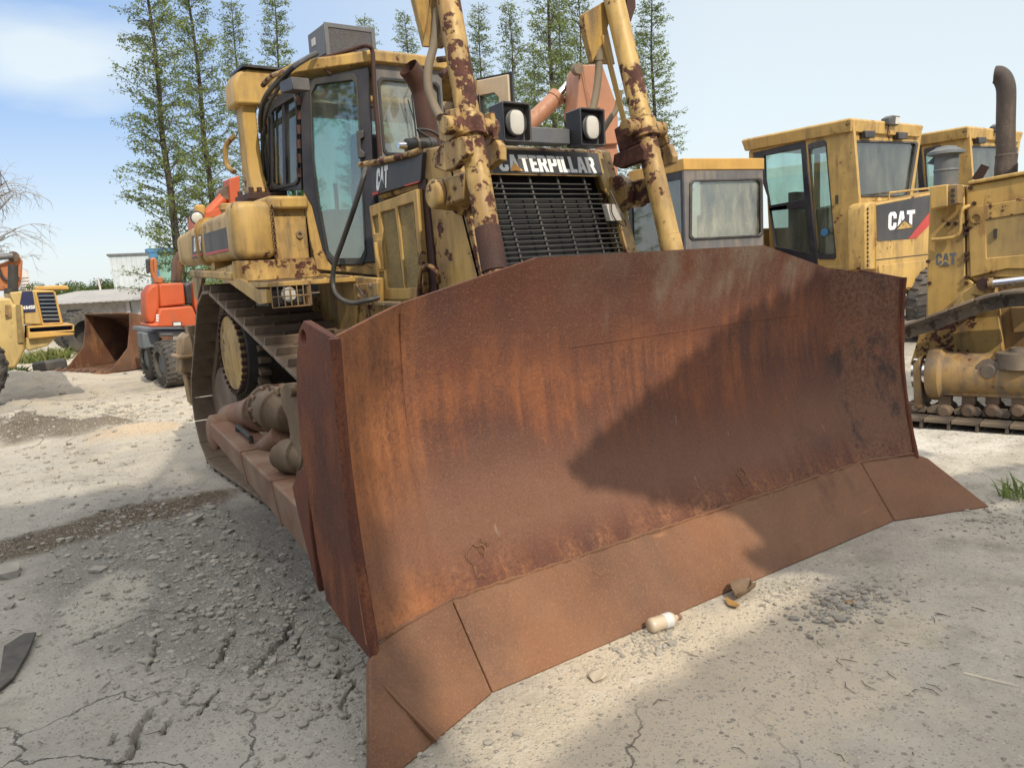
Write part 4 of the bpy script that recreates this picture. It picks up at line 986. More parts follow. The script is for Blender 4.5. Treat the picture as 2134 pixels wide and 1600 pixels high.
# rear ripper bracket seen behind the track
rb_ = MB().pp(W0, [(380, 705), (392, 694), (404, 698), (409, 712), (410, 775), (378, 778)], 'y', 5.15, 5.4)
rb_.pp(W0, [(372, 742), (412, 738), (412, 746), (372, 750)], 'y', 5.1, 5.45); rb_.pp(W0, [(386, 778), (406, 778), (408, 850), (398, 840)], 'y', 5.2, 5.35)
rp_ = D(rb_, 'ripper_bracket', 'yellow_mud', bevel=.015)
D(MB().box(-.8, .8, 4.6, 5.2, .7, 1.6), 'rear_case', 'yellow_mud', bevel=.03)
p = q(398, 697, 'y', 5.2); D(MB().cyl(p+Vector((0, 0, -.05)), p+Vector((0, 0, .08)), .045, n=12), 'ripper_pin', 'yellow_mud', rp_)
p = q(411, 454, 'x', -1.15); rl = D(MB().lathe(p, (-.3, -1, 0), [(-.08, .03), (0, .055), (.01, .05)]), 'rear_lamp', 'black'); D(MB().lathe(p, (-.3, -1, 0), [(.008, .045), (.018, .03)]), 'lens', 'lens', rl)

# ------------------------------------------------------------------ second crawler tractor on the right
RF = Frame((4.87, 1.39), R(104))
rd = thing('crawler_tractor', 'yellow crawler tractor at the right edge with rusty upright exhaust and sagging track chain', 'bulldozer', (4.87, 1.39), R(104))
def E(mb, name, mat, parent=None, bevel=0., **k): return mb.build(name, mat, parent or rd, bevel, **k)
def e(px, py, a, v): return RF.at(px, py, a, v)
nose = E(MB().pp(RF, [(1938, 392), (1990, 384), (2010, 386), (2012, 575), (2030, 590), (1985, 640), (1930, 664), (1932, 560)], 'y', .56, -.56), 'nose_housing', 'yellow_rd', bevel=.012)
hood = E(MB().pp(RF, [(2013, 388), (2134, 366), (2230, 350), (2230, 580), (2062, 578), (2034, 588), (2014, 575)], 'y', .55, -.55), 'engine_hood', 'yellow_rd', bevel=.012)
E(MB().pp(RF, [(2016, 378), (2230, 338), (2230, 347), (2016, 386)], 'y', .58, -.58), 'hood_top', 'yellow_rd', bevel=.01)
dd = E(MB().pp(RF, [(2017, 433), (2134, 414), (2230, 400), (2230, 560), (2098, 560), (2022, 578)], 'y', .572, .552, [[(2053, 458), (2134, 445), (2200, 436), (2200, 520), (2134, 531), (2056, 538)]]), 'hood_door', 'yellow_clean', bevel=.006)
E(MB().pp(RF, [(2053, 458), (2134, 445), (2200, 436), (2200, 520), (2134, 531), (2056, 538)], 'y', .562, .553), 'door_screen', 'dusty_yellow', dd)
p = e(2034, 455, 'y', .58); E(MB().ring(p, (0, 1, 0), .042, .033, .012), 'lift_ring', 'yellow_clean', hood)
p = e(2074, 487, 'y', .575); E(MB().box(p.x-.012, p.x+.012, .562, .58, p.z-.04, p.z+.04), 'latch', 'dark', dd)
lbx = E(MB().pp(RF, [(1937, 389), (1975, 384), (1975, 430), (1938, 437)], 'y', .78, .57), 'headlight', 'yellow_clean', bevel=.01)
E(MB().pp(RF, [(1976, 386), (1997, 384), (1997, 424), (1976, 429)], 'y', .76, .58), 'lamp_back', 'yellow_mud', lbx, bevel=.006)
for y in (397, 408, 419): p = e(1986, y, 'y', .765); E(MB().cyl(p, p+Vector((0, .012, 0)), .016, n=8), 'bolt', 'dark', lbx)
t = MB(); O = e(1950, 553, 'y', .562); RT = e(1992, 551, 'y', .562)-O; UP = e(1951, 529, 'y', .562)-O
sp = lettering(t, 'CAT', O, RT, UP); tx = E(t, 'lettering', 'grey_text', nose, smooth=20)
n = RT.cross(UP).normalized()*.004
E(MB().plate([O+RT*.18+n-UP*.03, O+RT*.80+n-UP*.03, O+RT*.49+UP*.48+n], n*.4), 'triangle_mark', 'yellow_clean', nose)
E(MB().plate([O+RT*.26+n*1.4-UP*.03, O+RT*.74+n*1.4-UP*.03, O+RT*.49+UP*.34+n*1.4], n*.4), 'triangle_mark', 'grey_text', nose)
E(MB().tube(arc_pts([e(1942, 500, 'y', .60), e(1975, 497, 'y', .62), e(1992, 492, 'y', .62), e(2000, 480, 'y', .62), e(2002, 450, 'y', .62), e(2006, 436, 'y', .62), e(2020, 429, 'y', .58)], 6), .017, 10), 'grab_handle', 'yellow_clean')
for x, y in ((1976, 467), (1992, 466), (2012, 476), (2012, 487), (2014, 528), (2014, 540), (2014, 578), (2014, 590), (2022, 392), (2030, 424), (1934, 545), (1937, 590)):
    p = e(x, y, 'y', .57); E(MB().cyl(p-Vector((0, .02, 0)), p+Vector((0, .012, 0)), .017, n=7), 'bolt', 'rust_pipe', nose)
# pre-cleaner and exhaust
p0, p1 = e(1971, 384, 'y', .15), e(1971, 322, 'y', .15)
pc = E(MB().lathe(p0+Vector((0, 0, -.05)), (0, 0, 1), [(0, .10), (.16, .10), (.165, .106), (.175, .106), (.18, .10), ((p1-p0).z+.05, .10)]), 'air_precleaner', 'bluegrey', bevel=.004)
E(MB().lathe(p1, (0, 0, 1), [(-.01, .11), (.0, .155), (.025, .15), (.055, .09), (.065, .085), (.075, .02)]), 'rain_cap', 'bluegrey', pc)
E(MB().plate([e(1932, 342, 'y', .15), e(1950, 325, 'y', .15), e(1952, 345, 'y', .15)], (0, .02, 0)), 'outlet_spout', 'bluegrey', pc)
ex = [e(2096, 380, 'y', .05), e(2096, 340, 'y', .05), e(2096, 260, 'y', .05), e(2097, 205, 'y', .05), e(2096, 182, 'y', .05), e(2090, 165, 'y', .05), e(2081, 157, 'y', .05), e(2074, 157, 'y', .05)]
st = E(MB().tube(arc_pts(ex, 6), .076, 22, False).tube(arc_pts(ex[2:], 6), .068, 22, False), 'exhaust_stack', 'stack')
E(MB().lathe(e(2096, 365, 'y', .05), (0, 0, 1), [(0, .09), (.09, .09), (.10, .085), (.17, .088), (.18, .08)]), 'stack_clamp', 'stack', st)
E(MB().pp(RF, [(2024, 373), (2045, 342), (2062, 348), (2044, 378)], 'y', .2, .19), 'bent_bracket', 'rust_pipe')
# lift bracket, rod, hull
E(MB().pp(RF, [(1978, 655), (1995, 615), (2038, 588), (2060, 583), (2072, 600), (2066, 622), (2030, 650), (1990, 668)], 'y', .70, .58), 'lift_bracket', 'yellow_chip', bevel=.01)
p = e(2050, 592, 'y', .72); E(MB().cyl(p-Vector((0, .05, 0)), p+Vector((0, .02, 0)), .055, n=8), 'bracket_bolt', 'rust_pipe')
p0, p1 = e(2060, 592, 'y', .70), e(2240, 572, 'y', .70)
E(MB().cyl(p0, p1, .038, n=18), 'lift_rod', 'chrome'); E(MB().cyl(p0, p0+(p1-p0)*.06, .05, n=16), 'rod_eye', 'yellow_mud')
E(MB().pp(RF, [(1896, 760), (1925, 665), (1985, 640), (2075, 600), (2085, 690), (2092, 760)], 'y', .62, .50), 'side_plate', 'yellow_chip', bevel=.008)
E(MB().pp(RF, [(2062, 582), (2240, 580), (2240, 790), (2080, 790)], 'y', .50, -.5), 'belly', 'yellow_mud', bevel=.01)
E(MB().pp(RF, [(2105, 640), (2150, 640), (2150, 690), (2112, 694)], 'y', .56, .50), 'side_box', 'yellow_mud', bevel=.006)
# slack track chain hanging over the roller frame
cpx = [(1850, 694), (1893, 690), (1925, 680), (1960, 669), (1990, 657), (2020, 646), (2050, 635), (2080, 627), (2110, 623), (2150, 620), (2230, 612)]
cp = arc_pts([e(x, y, 'y', .98) for x, y in cpx], 4)
b = MB(); b2 = MB()
acc = 0
L = [cp[0]]
for p in cp[1:]:
    if (p-L[-1]).length > .17: L.append(p)
for a, c in zip(L, L[1:]):
    d = (c-a).normalized(); up = Vector((-d.z, 0, d.x));  up = up if up.z > 0 else -up
    for dy in (-.09, .09):
        b.plate([a-d*.02-up*.055+Vector((0, dy, 0)), c+d*.0-up*.055+Vector((0, dy, 0)), c+d*.03-up*.01+Vector((0, dy, 0)), c+d*.02+up*.05+Vector((0, dy, 0)), a+d*.01+up*.05+Vector((0, dy, 0)), a-d*.03+up*.01+Vector((0, dy, 0))], (0, .03, 0))
    b2.beam(a+up*.062-d*.004+Vector((0, .01, 0)), c+up*.062-d*.012+Vector((0, .01, 0)), .46, .022, up)
    m_ = (a+c)/2
    for k in (.2, .75): p = a+(c-a)*k; b2.cyl(p+Vector((0, -.11, 0)), p+Vector((0, .13, 0)), .022, n=8)
ch = E(b, 'track_chain', 'track_grey', bevel=.004); E(b2, 'chain_pads', 'track_grey', ch, bevel=.004)
# roller frame with recoil tube
p0, p1 = e(1938, 778, 'y', .98), e(2260, 786, 'y', .98); ax = (p1-p0).normalized()
fr_ = E(MB().lathe(p0, ax, [(0, .205), (.03, .225), (.10, .225), (.13, .19), (.30, .185), (2.6, .185)], 30), 'roller_frame', 'yellow_mud')
E(MB().pp(RF, [(1937, 790), (2260, 795), (2260, 836), (2100, 830), (1934, 822)], 'y', 1.10, .80), 'frame_skirt', 'yellow_mud', fr_, bevel=.01)
E(MB().cyl(p0-ax*.12, p0+ax*.02, .13, n=24), 'recoil_piston', 'chrome', fr_)
E(MB().pp(RF, [(1902, 758), (1917, 744), (1922, 850), (1904, 856)], 'y', 1.12, .8), 'idler_plate', 'yellow_mud', fr_, bevel=.01)
p = e(2060, 774, 'y', 1.14); E(MB().lathe(p, (0, 1, 0), [(-.04, .10), (.01, .095), (.015, .06), (.03, .05)]), 'cover_plate', 'track_grey', fr_)
p = e(2122, 740, 'y', 1.05); E(MB().lathe(p, (0, 0, 1), [(-.1, .16), (.02, .15), (.03, .07), (.06, .06)]), 'top_cap', 'track_grey', fr_)
b = MB()
for x in (1965, 2015, 2065, 2120, 2175): p = e(x, 858, 'y', 1.12); b.lathe(p, (0, -1, 0), [(0, .04), (.03, .06), (.25, .06), (.28, .04)]); b.box(p.x-.05, p.x+.05, 1.0, 1.08, p.z+.05, p.z+.13)
E(b, 'bottom_rollers', 'track', fr_, bevel=.005)
b = MB(); x = 1.0
tr2 = None
x0r = e(1900, 868, 'y', .98).x
for k in range(17):
    x = x0r+.15-.205*k
    b.plate([(x-.07, .93, .10), (x+.11, .93, .10), (x+.12, .93, .14), (x+.06, .93, .175), (x-.06, .93, .175), (x-.09, .93, .14)], (0, .03, 0)); b.plate([(x-.07, 1.06, .10), (x+.11, 1.06, .10), (x+.12, 1.06, .14), (x+.06, 1.06, .175), (x-.06, 1.06, .175), (x-.09, 1.06, .14)], (0, .03, 0))
    b.cyl((x, .9, .14), (x, 1.12, .14), .028, n=8)
lt = E(b, 'lower_track', 'track_grey', bevel=.003)
s0 = None
for k in range(17):
    x = x0r+.15-.205*k
    if s0 is None:
        sm = MB().box(-.098, .098, -.28, .28, .055, .085); sm.box(-.10, -.075, -.275, .275, .0, .055)
        s0 = E(sm, 'track_shoe', 'track_grey', lt, bevel=.004); o = s0
    else: o = s0.copy(); col.objects.link(o); o.parent = lt
    o.location = (x, .99, 0)

xr = e(2225, 500, 'y', .55).x
E(MB().box(xr-1.9, xr+.02, -.55, .55, .65, 1.72), 'rear_body', 'yellow_rd', bevel=.03)
E(MB().hexa([(xr-1.6, -.7, 1.72), (xr-.35, -.7, 1.72), (xr-.35, .7, 1.72), (xr-1.6, .7, 1.72)], [(xr-1.5, -.6, 2.9), (xr-.55, -.6, 2.9), (xr-.55, .6, 2.9), (xr-1.5, .6, 2.9)]), 'cab_body', 'cabblack', bevel=.02)
E(MB().box(xr-1.65, xr-.4, -.72, .72, 2.9, 3.02), 'cab_roof', 'yellow_rd', bevel=.03)
E(MB().lathe((xr-1.3, .72, 1.05), (0, 1, 0), [(0, .42), (.4, .42), (.42, .3), (.46, .1)]), 'final_drive', 'track_grey', bevel=.01)
E(MB().plate([(x0r+.1, -.75, .0), (x0r+.25, -.75, .35), (x0r-.1, -.75, .65), (xr-.9, -.75, 1.5), (xr-1.6, -.75, 1.45), (xr-1.9, -.75, .3), (xr-1.6, -.75, .0)], (0, -.5, 0)), 'far_track', 'track_grey', bevel=.03)

# ------------------------------------------------------------------ two wheel loaders behind it
c1 = W0.at(1773, 245, 'z', 3.35); WF = Frame((c1.x, c1.y))
wl = thing('wheel_loader', 'yellow wheel loader with tall glazed cab and black decal, left of the other loader cab', 'wheel loader', (c1.x, c1.y))
def G(mb, name, mat, parent=None, bevel=0., **k): return mb.build(name, mat, parent or wl, bevel, **k)
ye, xe = WF.at(1545, 300, 'x', 0).y, WF.at(1925, 258, 'y', 0).x
zr = 3.35
rf_ = G(MB().loft([[(.02, .02, zr-.19), (xe-.06, .02, zr-.19), (xe-.06, ye-.05, zr-.19), (.02, ye-.05, zr-.19)], [(0, 0, zr-.03), (xe, 0, zr-.03), (xe, ye, zr-.03), (0, ye, zr-.03)], [(.02, .02, zr), (xe-.02, .02, zr), (xe-.02, ye-.02, zr), (.02, ye-.02, zr)]]), 'cab_roof', 'yellow_clean', bevel=.01)
X0, Y0 = .07, .07
up_, lo_ = [(1592, 325), (1669, 310), (1676, 415), (1602, 429), (1594, 376)], [(1604, 440), (1677, 432), (1689, 528), (1616, 514)]
nw = [(1684, 306), (1688, 303), (1717, 296), (1721, 300), (1741, 533), (1737, 537), (1708, 537), (1703, 533)]
do = [(1569, 319), (1677, 294), (1702, 533), (1706, 580), (1622, 575), (1613, 505), (1599, 409)]
sw = G(MB().pp(WF, [(1566, 312), (1778, 262), (1790, 420), (1792, 640), (1610, 640), (1599, 409)], 'x', X0, X0+.06, [do, nw]), 'cab_side', 'yellow_clean', bevel=.006)
G(MB().pp(WF, nw, 'x', X0+.03, X0+.034), 'pane', 'glass_dark', sw)
G(MB().pp(WF, shrink(nw, 1.03), 'x', X0-.012, X0, [shrink(nw, .94)]), 'window_seal', 'black', sw)
dr = G(MB().pp(WF, do, 'x', X0-.015, X0+.04, [up_, lo_]), 'cab_door', 'cabblack', bevel=.006)
G(MB().pp(WF, up_, 'x', X0+.02, X0+.024), 'pane', 'glass', dr); G(MB().pp(WF, lo_, 'x', X0+.02, X0+.024), 'pane', 'glass_dark', dr)
p = WF.at(1717, 484, 'x', X0-.004); G(MB().lathe(p, (-1, 0, 0), [(-.02, .06), (-.014, .06)]), 'round_sticker', 'bluetrim', sw)
p = WF.at(1743, 416, 'x', X0-.02); G(MB().box(p.x, p.x+.03, p.y-.02, p.y+.02, p.z-.06, p.z+.06), 'handle', 'dark', sw)
pn = [(1783, 294), (1909, 297), (1912, 302), (1895, 405), (1891, 409), (1777, 409), (1774, 405), (1780, 298)]
fwl = G(MB().pp(WF, [(1777, 264), (1922, 270), (1918, 300), (1902, 415), (1902, 600), (1788, 600)], 'y', Y0, Y0+.06, [pn]), 'cab_front', 'yellow_clean', bevel=.006)
G(MB().pp(WF, pn, 'y', Y0+.02, Y0+.024), 'pane', 'glass', fwl); G(MB().pp(WF, shrink(pn, 1.03), 'y', Y0-.015, Y0, [shrink(pn, .96)]), 'window_seal', 'black', fwl, bevel=.004)
for x0_, x1_, y0_, y1_ in ((1804, 1825, 272, 287), (1873, 1893, 275, 290)):
    lm = G(MB().pp(WF, [(x0_, y0_), (x1_, y0_+1), (x1_-1, y1_), (x0_, y1_)], 'y', Y0-.10, Y0), 'work_lamp', 'black', bevel=.01)
lm = G(MB().pp(WF, [(1854, 245), (1862, 240), (1877, 242), (1873, 262), (1852, 260)], 'y', -.06, .08), 'roof_lamp', 'black', bevel=.015)
G(MB().pp(WF, [(1868, 244), (1876, 245), (1872, 259), (1866, 258)], 'y', -.07, -.06), 'lens', 'lens', lm)
G(MB().tube([WF.at(1852, 262, 'y', -.02), WF.at(1849, 285, 'y', -.02)], .012, 6), 'lamp_stay', 'rust_pipe', lm)
x1 = WF.at(1902, 500, 'y', Y0).x
b = MB().box(x1-.02, x1+.06, ye-.16, ye-.08, 1.2, zr-.2); b.box(.08, .16, ye-.16, ye-.08, 1.2, zr-.2); b.box(.08, x1, ye-.15, ye-.09, 1.2, 1.9); b.box(x1-.02, x1+.04, .2, ye-.1, 1.2, 1.85)
G(b, 'cab_back', 'yellow_clean', bevel=.01)
b = MB().box(.5, 1.1, .8, 1.4, 1.2, 1.75); b.box(.55, 1.05, 1.3, 1.45, 1.7, 2.45); b.cyl((.75, .35, 1.2), (.75, .45, 2.0), .06, n=12); b.ring((.75, .47, 2.03), (0, .5, 1), .20, .175, .03)
G(b, 'seat', 'seat', bevel=.03)
G(MB().box(.06, x1+.05, .1, ye-.05, 1.0, 1.25), 'cab_floor', 'yellow_clean', bevel=.02)
HY = -.30
fl_ = G(MB().pp(WF, [(1826, 424), (1940, 402), (2000, 392), (2000, 604), (1826, 604)], 'y', HY, HY+1.3), 'engine_hood', 'yellow_clean', bevel=.015)
dc = G(MB().pp(WF, [(1827, 428), (1942, 406), (1942, 437), (1897, 498), (1828, 503)], 'y', HY-.006, HY-.001), 'decal', 'decal', fl_)
G(MB().pp(WF, [(1942, 437), (1944, 462), (1911, 496), (1893, 498)], 'y', HY-.010, HY-.002), 'red_stripe', 'red', fl_)
t = MB(); O = WF.at(1851, 480, 'y', HY-.0065); RT = WF.at(1906, 473, 'y', HY-.0065)-O; UP = WF.at(1852, 443, 'y', HY-.0065)-O
sp = lettering(t, 'CAT', O, RT, UP); G(t, 'lettering', 'white', dc, smooth=20)
n = RT.cross(UP).normalized()*.005
G(MB().plate([O+RT*.22+n-UP*.04, O+RT*1.0+n-UP*.04, O+RT*.58+UP*.56+n], n*.3), 'triangle_mark', 'decal', dc)
G(MB().plate([O+RT*.30+n*1.5-UP*.02, O+RT*.93+n*1.5-UP*.02, O+RT*.58+UP*.42+n*1.5], n*.3), 'triangle_mark', 'yellow_clean', dc)
G(MB().pp(WF, [(1827, 541), (1944, 528), (1944, 530), (1827, 543)], 'y', HY-.004, HY), 'panel_gap', 'dark', fl_)
G(MB().pp(WF, [(1832, 553), (1944, 540), (1944, 600), (1832, 600)], 'y', HY-.02, HY), 'lower_panel', 'yellow_clean', fl_, bevel=.01)
G(MB().pp(WF, [(1803, 436), (1806, 426), (1814, 421), (1826, 420), (1826, 562), (1803, 562)], 'y', HY+.02, HY+.30), 'guard_column', 'yellow_clean', bevel=.02)
b = MB()
for k in range(14): p = WF.at(1808, 436+9*k, 'y', HY+.015); b.box(p.x-.012, p.x+.012, p.y-.01, p.y+.01, p.z-.02, p.z+.02)
G(b, 'vent_slots', 'dark', fl_)
p = WF.at(1830, 424, 'y', 0.); G(MB().lathe(p, (0, 0, 1), [(-.1, .07), (.04, .07), (.05, .05), (.08, .04)]), 'filler_cap', 'yellow_clean')
G(MB().tube([WF.at(1852, 418, 'y', HY+.1), WF.at(1853, 402, 'y', HY+.1), WF.at(1942, 392, 'y', HY+.1), WF.at(1990, 384, 'y', HY+.1)], .016, 8), 'hood_rail', 'yellow_clean')
G(MB().box(-.2, x1+1.5, 0.0, ye, .75, 1.0), 'chassis', 'yellow_mud', bevel=.02)
def tyre_mb(c, axis, ro, ri, w, lugs=22):
    c = Vector(c); a = Vector(axis).normalized()
    b = MB().lathe(c-a*w/2, a, [(0, ri), (.0+w*.03, ri+.02), (w*.06, ro*.86), (w*.16, ro*.955), (w*.84, ro*.955), (w*.94, ro*.86), (w*.97, ri+.02), (w, ri), (w*.5, ri*.98), (0, ri)], 36, False)
    ref = Vector((0, 0, 1)); u = (ref-a*ref.dot(a)).normalized(); v = a.cross(u)
    for k in range(lugs):
        for sd_ in (-1, 1):
            t = 2*math.pi*(k+(.25 if sd_ > 0 else -.25))/lugs; d = u*math.cos(t)+v*math.sin(t); tt = a.cross(d)
            i, o_ = c+d*ro*.93+a*sd_*w*.02, c+d*ro*.90+a*sd_*w*.47
            b.hexa([i-tt*.05*ro*.8, i+tt*.05*ro*.8, o_+tt*.13*ro*.8, o_+tt*.03*ro*.8], [i-tt*.04*ro*.8+d*ro*.07, i+tt*.04*ro*.8+d*ro*.07, o_+tt*.12*ro*.8+d*ro*.06, o_+tt*.04*ro*.8+d*ro*.06])
    return b
for xx in (WF.at(1958, 670, 'y', -.5).x,):
    wh = G(tyre_mb((xx, -.45, .55), (0, 1, 0), .60, .34, .5), 'wheel', 'tyre_grey'); G(MB().lathe((xx, -.66, .55), (0, 1, 0), [(0, .28), (.05, .33), (.4, .33)]), 'rim', 'yellow_mud', wh)
wl2 = copy_tree(wl); c2 = W0.at(2017, 262, 'z', 3.35); wl2.location = (c2.x, c2.y, 0)
wl2['label'] = 'second yellow wheel loader whose cab shows behind the upright exhaust pipe at the far right'
wl['group'] = wl2['group'] = 'yellow wheel loaders parked at the right'

# ------------------------------------------------------------------ excavator with dark grey cab behind the bulldozer
c1, c2 = W0.at(1425, 330, 'z', 2.9), W0.at(1590, 330, 'z', 2.9); rz = math.atan2(c2.y-c1.y, c2.x-c1.x)
XF = Frame((c1.x, c1.y), rz)
xc_ = thing('excavator', 'excavator with weathered dark grey cab, amber roof and salmon boom standing behind the bulldozer', 'excavator', (c1.x, c1.y), rz)
def H(mb, name, mat, parent=None, bevel=0., **k): return mb.build(name, mat, parent or xc_, bevel, **k)
wx = (Vector((c2.x, c2.y))-Vector((c1.x, c1.y))).length; dy_ = 1.45
H(MB().box(-.015, wx+.015, -.015, dy_, 2.735, 2.9), 'cab_roof', 'amber', bevel=.012)
wn = [(1441, 383), (1446, 377), (1582, 373), (1587, 378), (1589, 486), (1584, 491), (1446, 498), (1440, 492)]
cs = H(MB().plate([(0, 0, .9), (wx, 0, .9), (wx, 0, 2.735), (0, 0, 2.735)], (0, .05, 0), [sub(XF, wn, 'y', 0)]), 'cab_side', 'greycab', bevel=.006)
H(MB().pp(XF, wn, 'y', .02, .024), 'pane', 'glass_dirty', cs)
H(MB().pp(XF, shrink(wn, 1.035), 'y', -.025, 0, [shrink(wn, .965)]), 'window_seal', 'black', cs, bevel=.008)
b = MB()
for yy in (.0, .55, dy_-.05): b.box(0.0, .05, yy+.051 if yy == 0 else yy, yy+.10, .9, 2.735)
b.box(0, .05, .10, dy_, .9, 1.35); b.box(0, .05, .1, dy_, 2.62, 2.735)
cf = H(b, 'cab_front', 'cabblack', bevel=.004)
H(MB().box(.02, .024, .1, dy_, 1.35, 2.62), 'pane', 'glass_dark', cf)
H(MB().box(wx-.05, wx, .055, dy_, .9, 2.735).box(.06, wx-.06, dy_-.05, dy_, .9, 1.5), 'cab_back', 'greycab')
H(MB().box(.5, 1.0, .4, .9, 1.0, 1.5).box(.85, 1.0, .42, .88, 1.5, 2.15), 'seat', 'bluegrey', bevel=.04)
H(MB().box(-.9, 2.6, .1, 2.5, .75, .95).box(1.6, 2.6, .9, 2.5, .95, 1.2), 'deck', 'salmon', bevel=.03)
for yy in (-.1, 2.1): H(MB().plate([(-1.0, yy, .15), (-.8, yy, .02), (3.0, yy, .02), (3.3, yy, .2), (3.3, yy, .5), (3.0, yy, .68), (-.8, yy, .68), (-1.0, yy, .5)], (0, .5, 0)), 'crawler', 'track', bevel=.03)
# boom and its cylinder, drawn on planes that run along the machine
BY = 2.15
bm_ = H(MB().pp(XF, [(1207, 150), (1213, 135), (1256, 135), (1287, 222), (1290, 300), (1262, 302), (1250, 226), (1200, 238), (1206, 190)], 'y', BY-.2, BY+.25), 'boom', 'salmon', bevel=.02)
H(MB().pp(XF, [(1257, 226), (1286, 224), (1290, 560), (1262, 570)], 'y', BY-.12, BY+.18), 'boom_foot', 'salmon', bm_, bevel=.01)
H(MB().tube([XF.at(1214, 137, 'y', BY-.26), XF.at(1231, 250, 'y', BY-.22)], .008, 6), 'boom_seam', 'salmon', bm_)
k0, k1, k2 = XF.at(1060, 300, 'y', BY+.35), XF.at(1160, 203, 'y', BY+.35), XF.at(1211, 146, 'y', BY+.35)
cy_ = H(MB().cyl(k0, k1, .135, n=20), 'boom_cylinder', 'salmon', bevel=.01); H(MB().cyl(k1, k2, .062, n=16), 'rod', 'chrome', cy_)
H(MB().cyl(k1-(k1-k0)*.06, k1+(k2-k1)*.05, .152, n=20), 'cylinder_head', 'salmon', cy_, bevel=.01)
p = XF.at(1207, 143, 'y', BY-.3); H(MB().cyl(p, p+Vector((0, .12, 0)), .085, n=16), 'boom_pin', 'track', bm_)
p = XF.at(1175, 210, 'y', BY+.3); H(MB().cyl(p, p+Vector((.12, 0, .06)), .06, n=10), 'port', 'track', cy_)

# ------------------------------------------------------------------ left background machines
def c7(pts): return [(x/4.444, 480+y/4.444) for x, y in pts]
OFR = Frame((0., 10.6))
og = thing('wheeled_excavator', 'orange-red wheeled excavator seen from behind, left of the bulldozer\'s track', 'excavator', (0., 10.6))
def J(mb, name, mat, parent=None, bevel=0., **k): return mb.build(name, mat, parent or og, bevel, **k)
J(MB().pp(OFR, c7([(1470, 492), (1700, 485), (1722, 690), (1478, 715)]), 'y', .05, .9), 'engine_cover', 'orange', bevel=.03)
J(MB().pp(OFR, c7([(1345, 580), (1400, 505), (1472, 488), (1480, 720), (1445, 862), (1378, 865), (1352, 800)]), 'y', .02, .45), 'side_cover', 'orange', bevel=.04)
cw = J(MB().pp(OFR, c7([(1478, 722), (1780, 700), (1832, 822), (1835, 892), (1384, 898), (1380, 866), (1446, 864)]), 'y', -.12, .7), 'counterweight', 'orange', bevel=.03)
J(MB().pp(OFR, c7([(1598, 848), (1680, 844), (1688, 886), (1602, 890)]), 'y', -.14, -.12), 'licence_plate', 'black', cw); J(MB().pp(OFR, c7([(1605, 854), (1672, 850), (1678, 880), (1608, 884)]), 'y', -.146, -.14), 'plate_face', 'label', cw)
b = MB()
for k in range(5): b.pp(OFR, c7([(1445, 780+14*k), (1470, 778+14*k), (1470, 785+14*k), (1445, 787+14*k)]), 'y', -.126, -.12)
J(b, 'warning_marks', 'white', cw)
J(MB().pp(OFR, c7([(1705, 490), (1785, 480), (1800, 690), (1725, 690)]), 'y', .15, .8), 'cab', 'black', bevel=.03)
J(MB().pp(OFR, c7([(1790, 470), (1860, 640), (1870, 840), (1835, 840), (1800, 690)]), 'y', .0, .3), 'side_door', 'orange', bevel=.02)
J(MB().pp(OFR, c7([(1455, 430), (1508, 430), (1512, 490), (1458, 492)]), 'y', .4, .75), 'exhaust_stub', 'orange2', bevel=.02)
J(MB().tube(arc_pts([OFR.at(x/4.444, 480+y/4.444, 'y', .2) for x, y in ((1445, 480), (1405, 380), (1400, 300), (1412, 268), (1435, 290), (1440, 400), (1455, 480))], 5), .028, 8), 'hand_rail', 'orange2')
mi = J(MB().pp(OFR, c7([(1352, 275), (1362, 260), (1390, 262), (1392, 398), (1362, 402)]), 'y', .12, .2), 'mirror', 'black', bevel=.02)
J(MB().pp(OFR, c7([(1478, 930), (1820, 925), (1825, 978), (1480, 980)]), 'y', .0, 2.4), 'axle_frame', 'grey_metal', bevel=.02)
J(MB().pp(OFR, c7([(1318, 950), (1470, 945), (1480, 1010), (1440, 1080), (1330, 1100)]), 'y', .2, .7), 'mud_guard', 'bluegrey', bevel=.02)
for (x, y, w_, v) in ((1592, 1240, .30, -.35), (1445, 1190, .28, .9), (1760, 1240, .30, -.3)):
    p = OFR.at(x/4.444, 480+y/4.444, 'y', v); r_ = max(.3, p.z); wh = J(tyre_mb((p.x, v+.2, r_), (1, .12, 0), r_, r_*.55, w_, 26), 'wheel', 'rubber_dusty'); J(MB().lathe((p.x-.10, v+.2, r_), (1, .12, 0), [(0, r_*.4), (.05, r_*.55), (.2, r_*.55)]), 'rim', 'bluegrey', wh)
# its folded boom parts above the tank of the bulldozer
b = MB().pp(OFR, [(478, 372), (500, 366), (503, 470), (482, 470)], 'y', 1.2, 1.6); b.tube([OFR.at(432, 450, 'y', 1.4), OFR.at(462, 418, 'y', 1.4), OFR.at(490, 385, 'y', 1.4)], .10, 12); b.pp(OFR, [(410, 445), (470, 430), (470, 500), (408, 505)], 'y', 1.3, 1.9)
J(b, 'folded_boom', 'orange', bevel=.02); J(MB().lathe(OFR.at(417, 440, 'y', 1.3), (0, 0, 1), [(-.1, .05), (0, .09), (.08, .09), (.1, .06)]), 'beacon', 'amber')
p = OFR.at(476, 402, 'y', 1.3); J(MB().cyl(p, p+Vector((0, .4, 0)), .12, n=16), 'boom_pin', 'track')
rs = thing('loader_boom', 'rusty salmon boom section standing just left of the bulldozer\'s tank', 'boom', (0.6, 12.5)); RS = Frame((0.6, 12.5))
MB().pp(RS, c7([(1645, 250), (1700, 180), (1790, 130), (1800, 340), (1740, 300), (1700, 340), (1680, 480), (1625, 480)]), 'y', -.2, .25).build('boom_plate', 'rust_bucket', rs, .03)
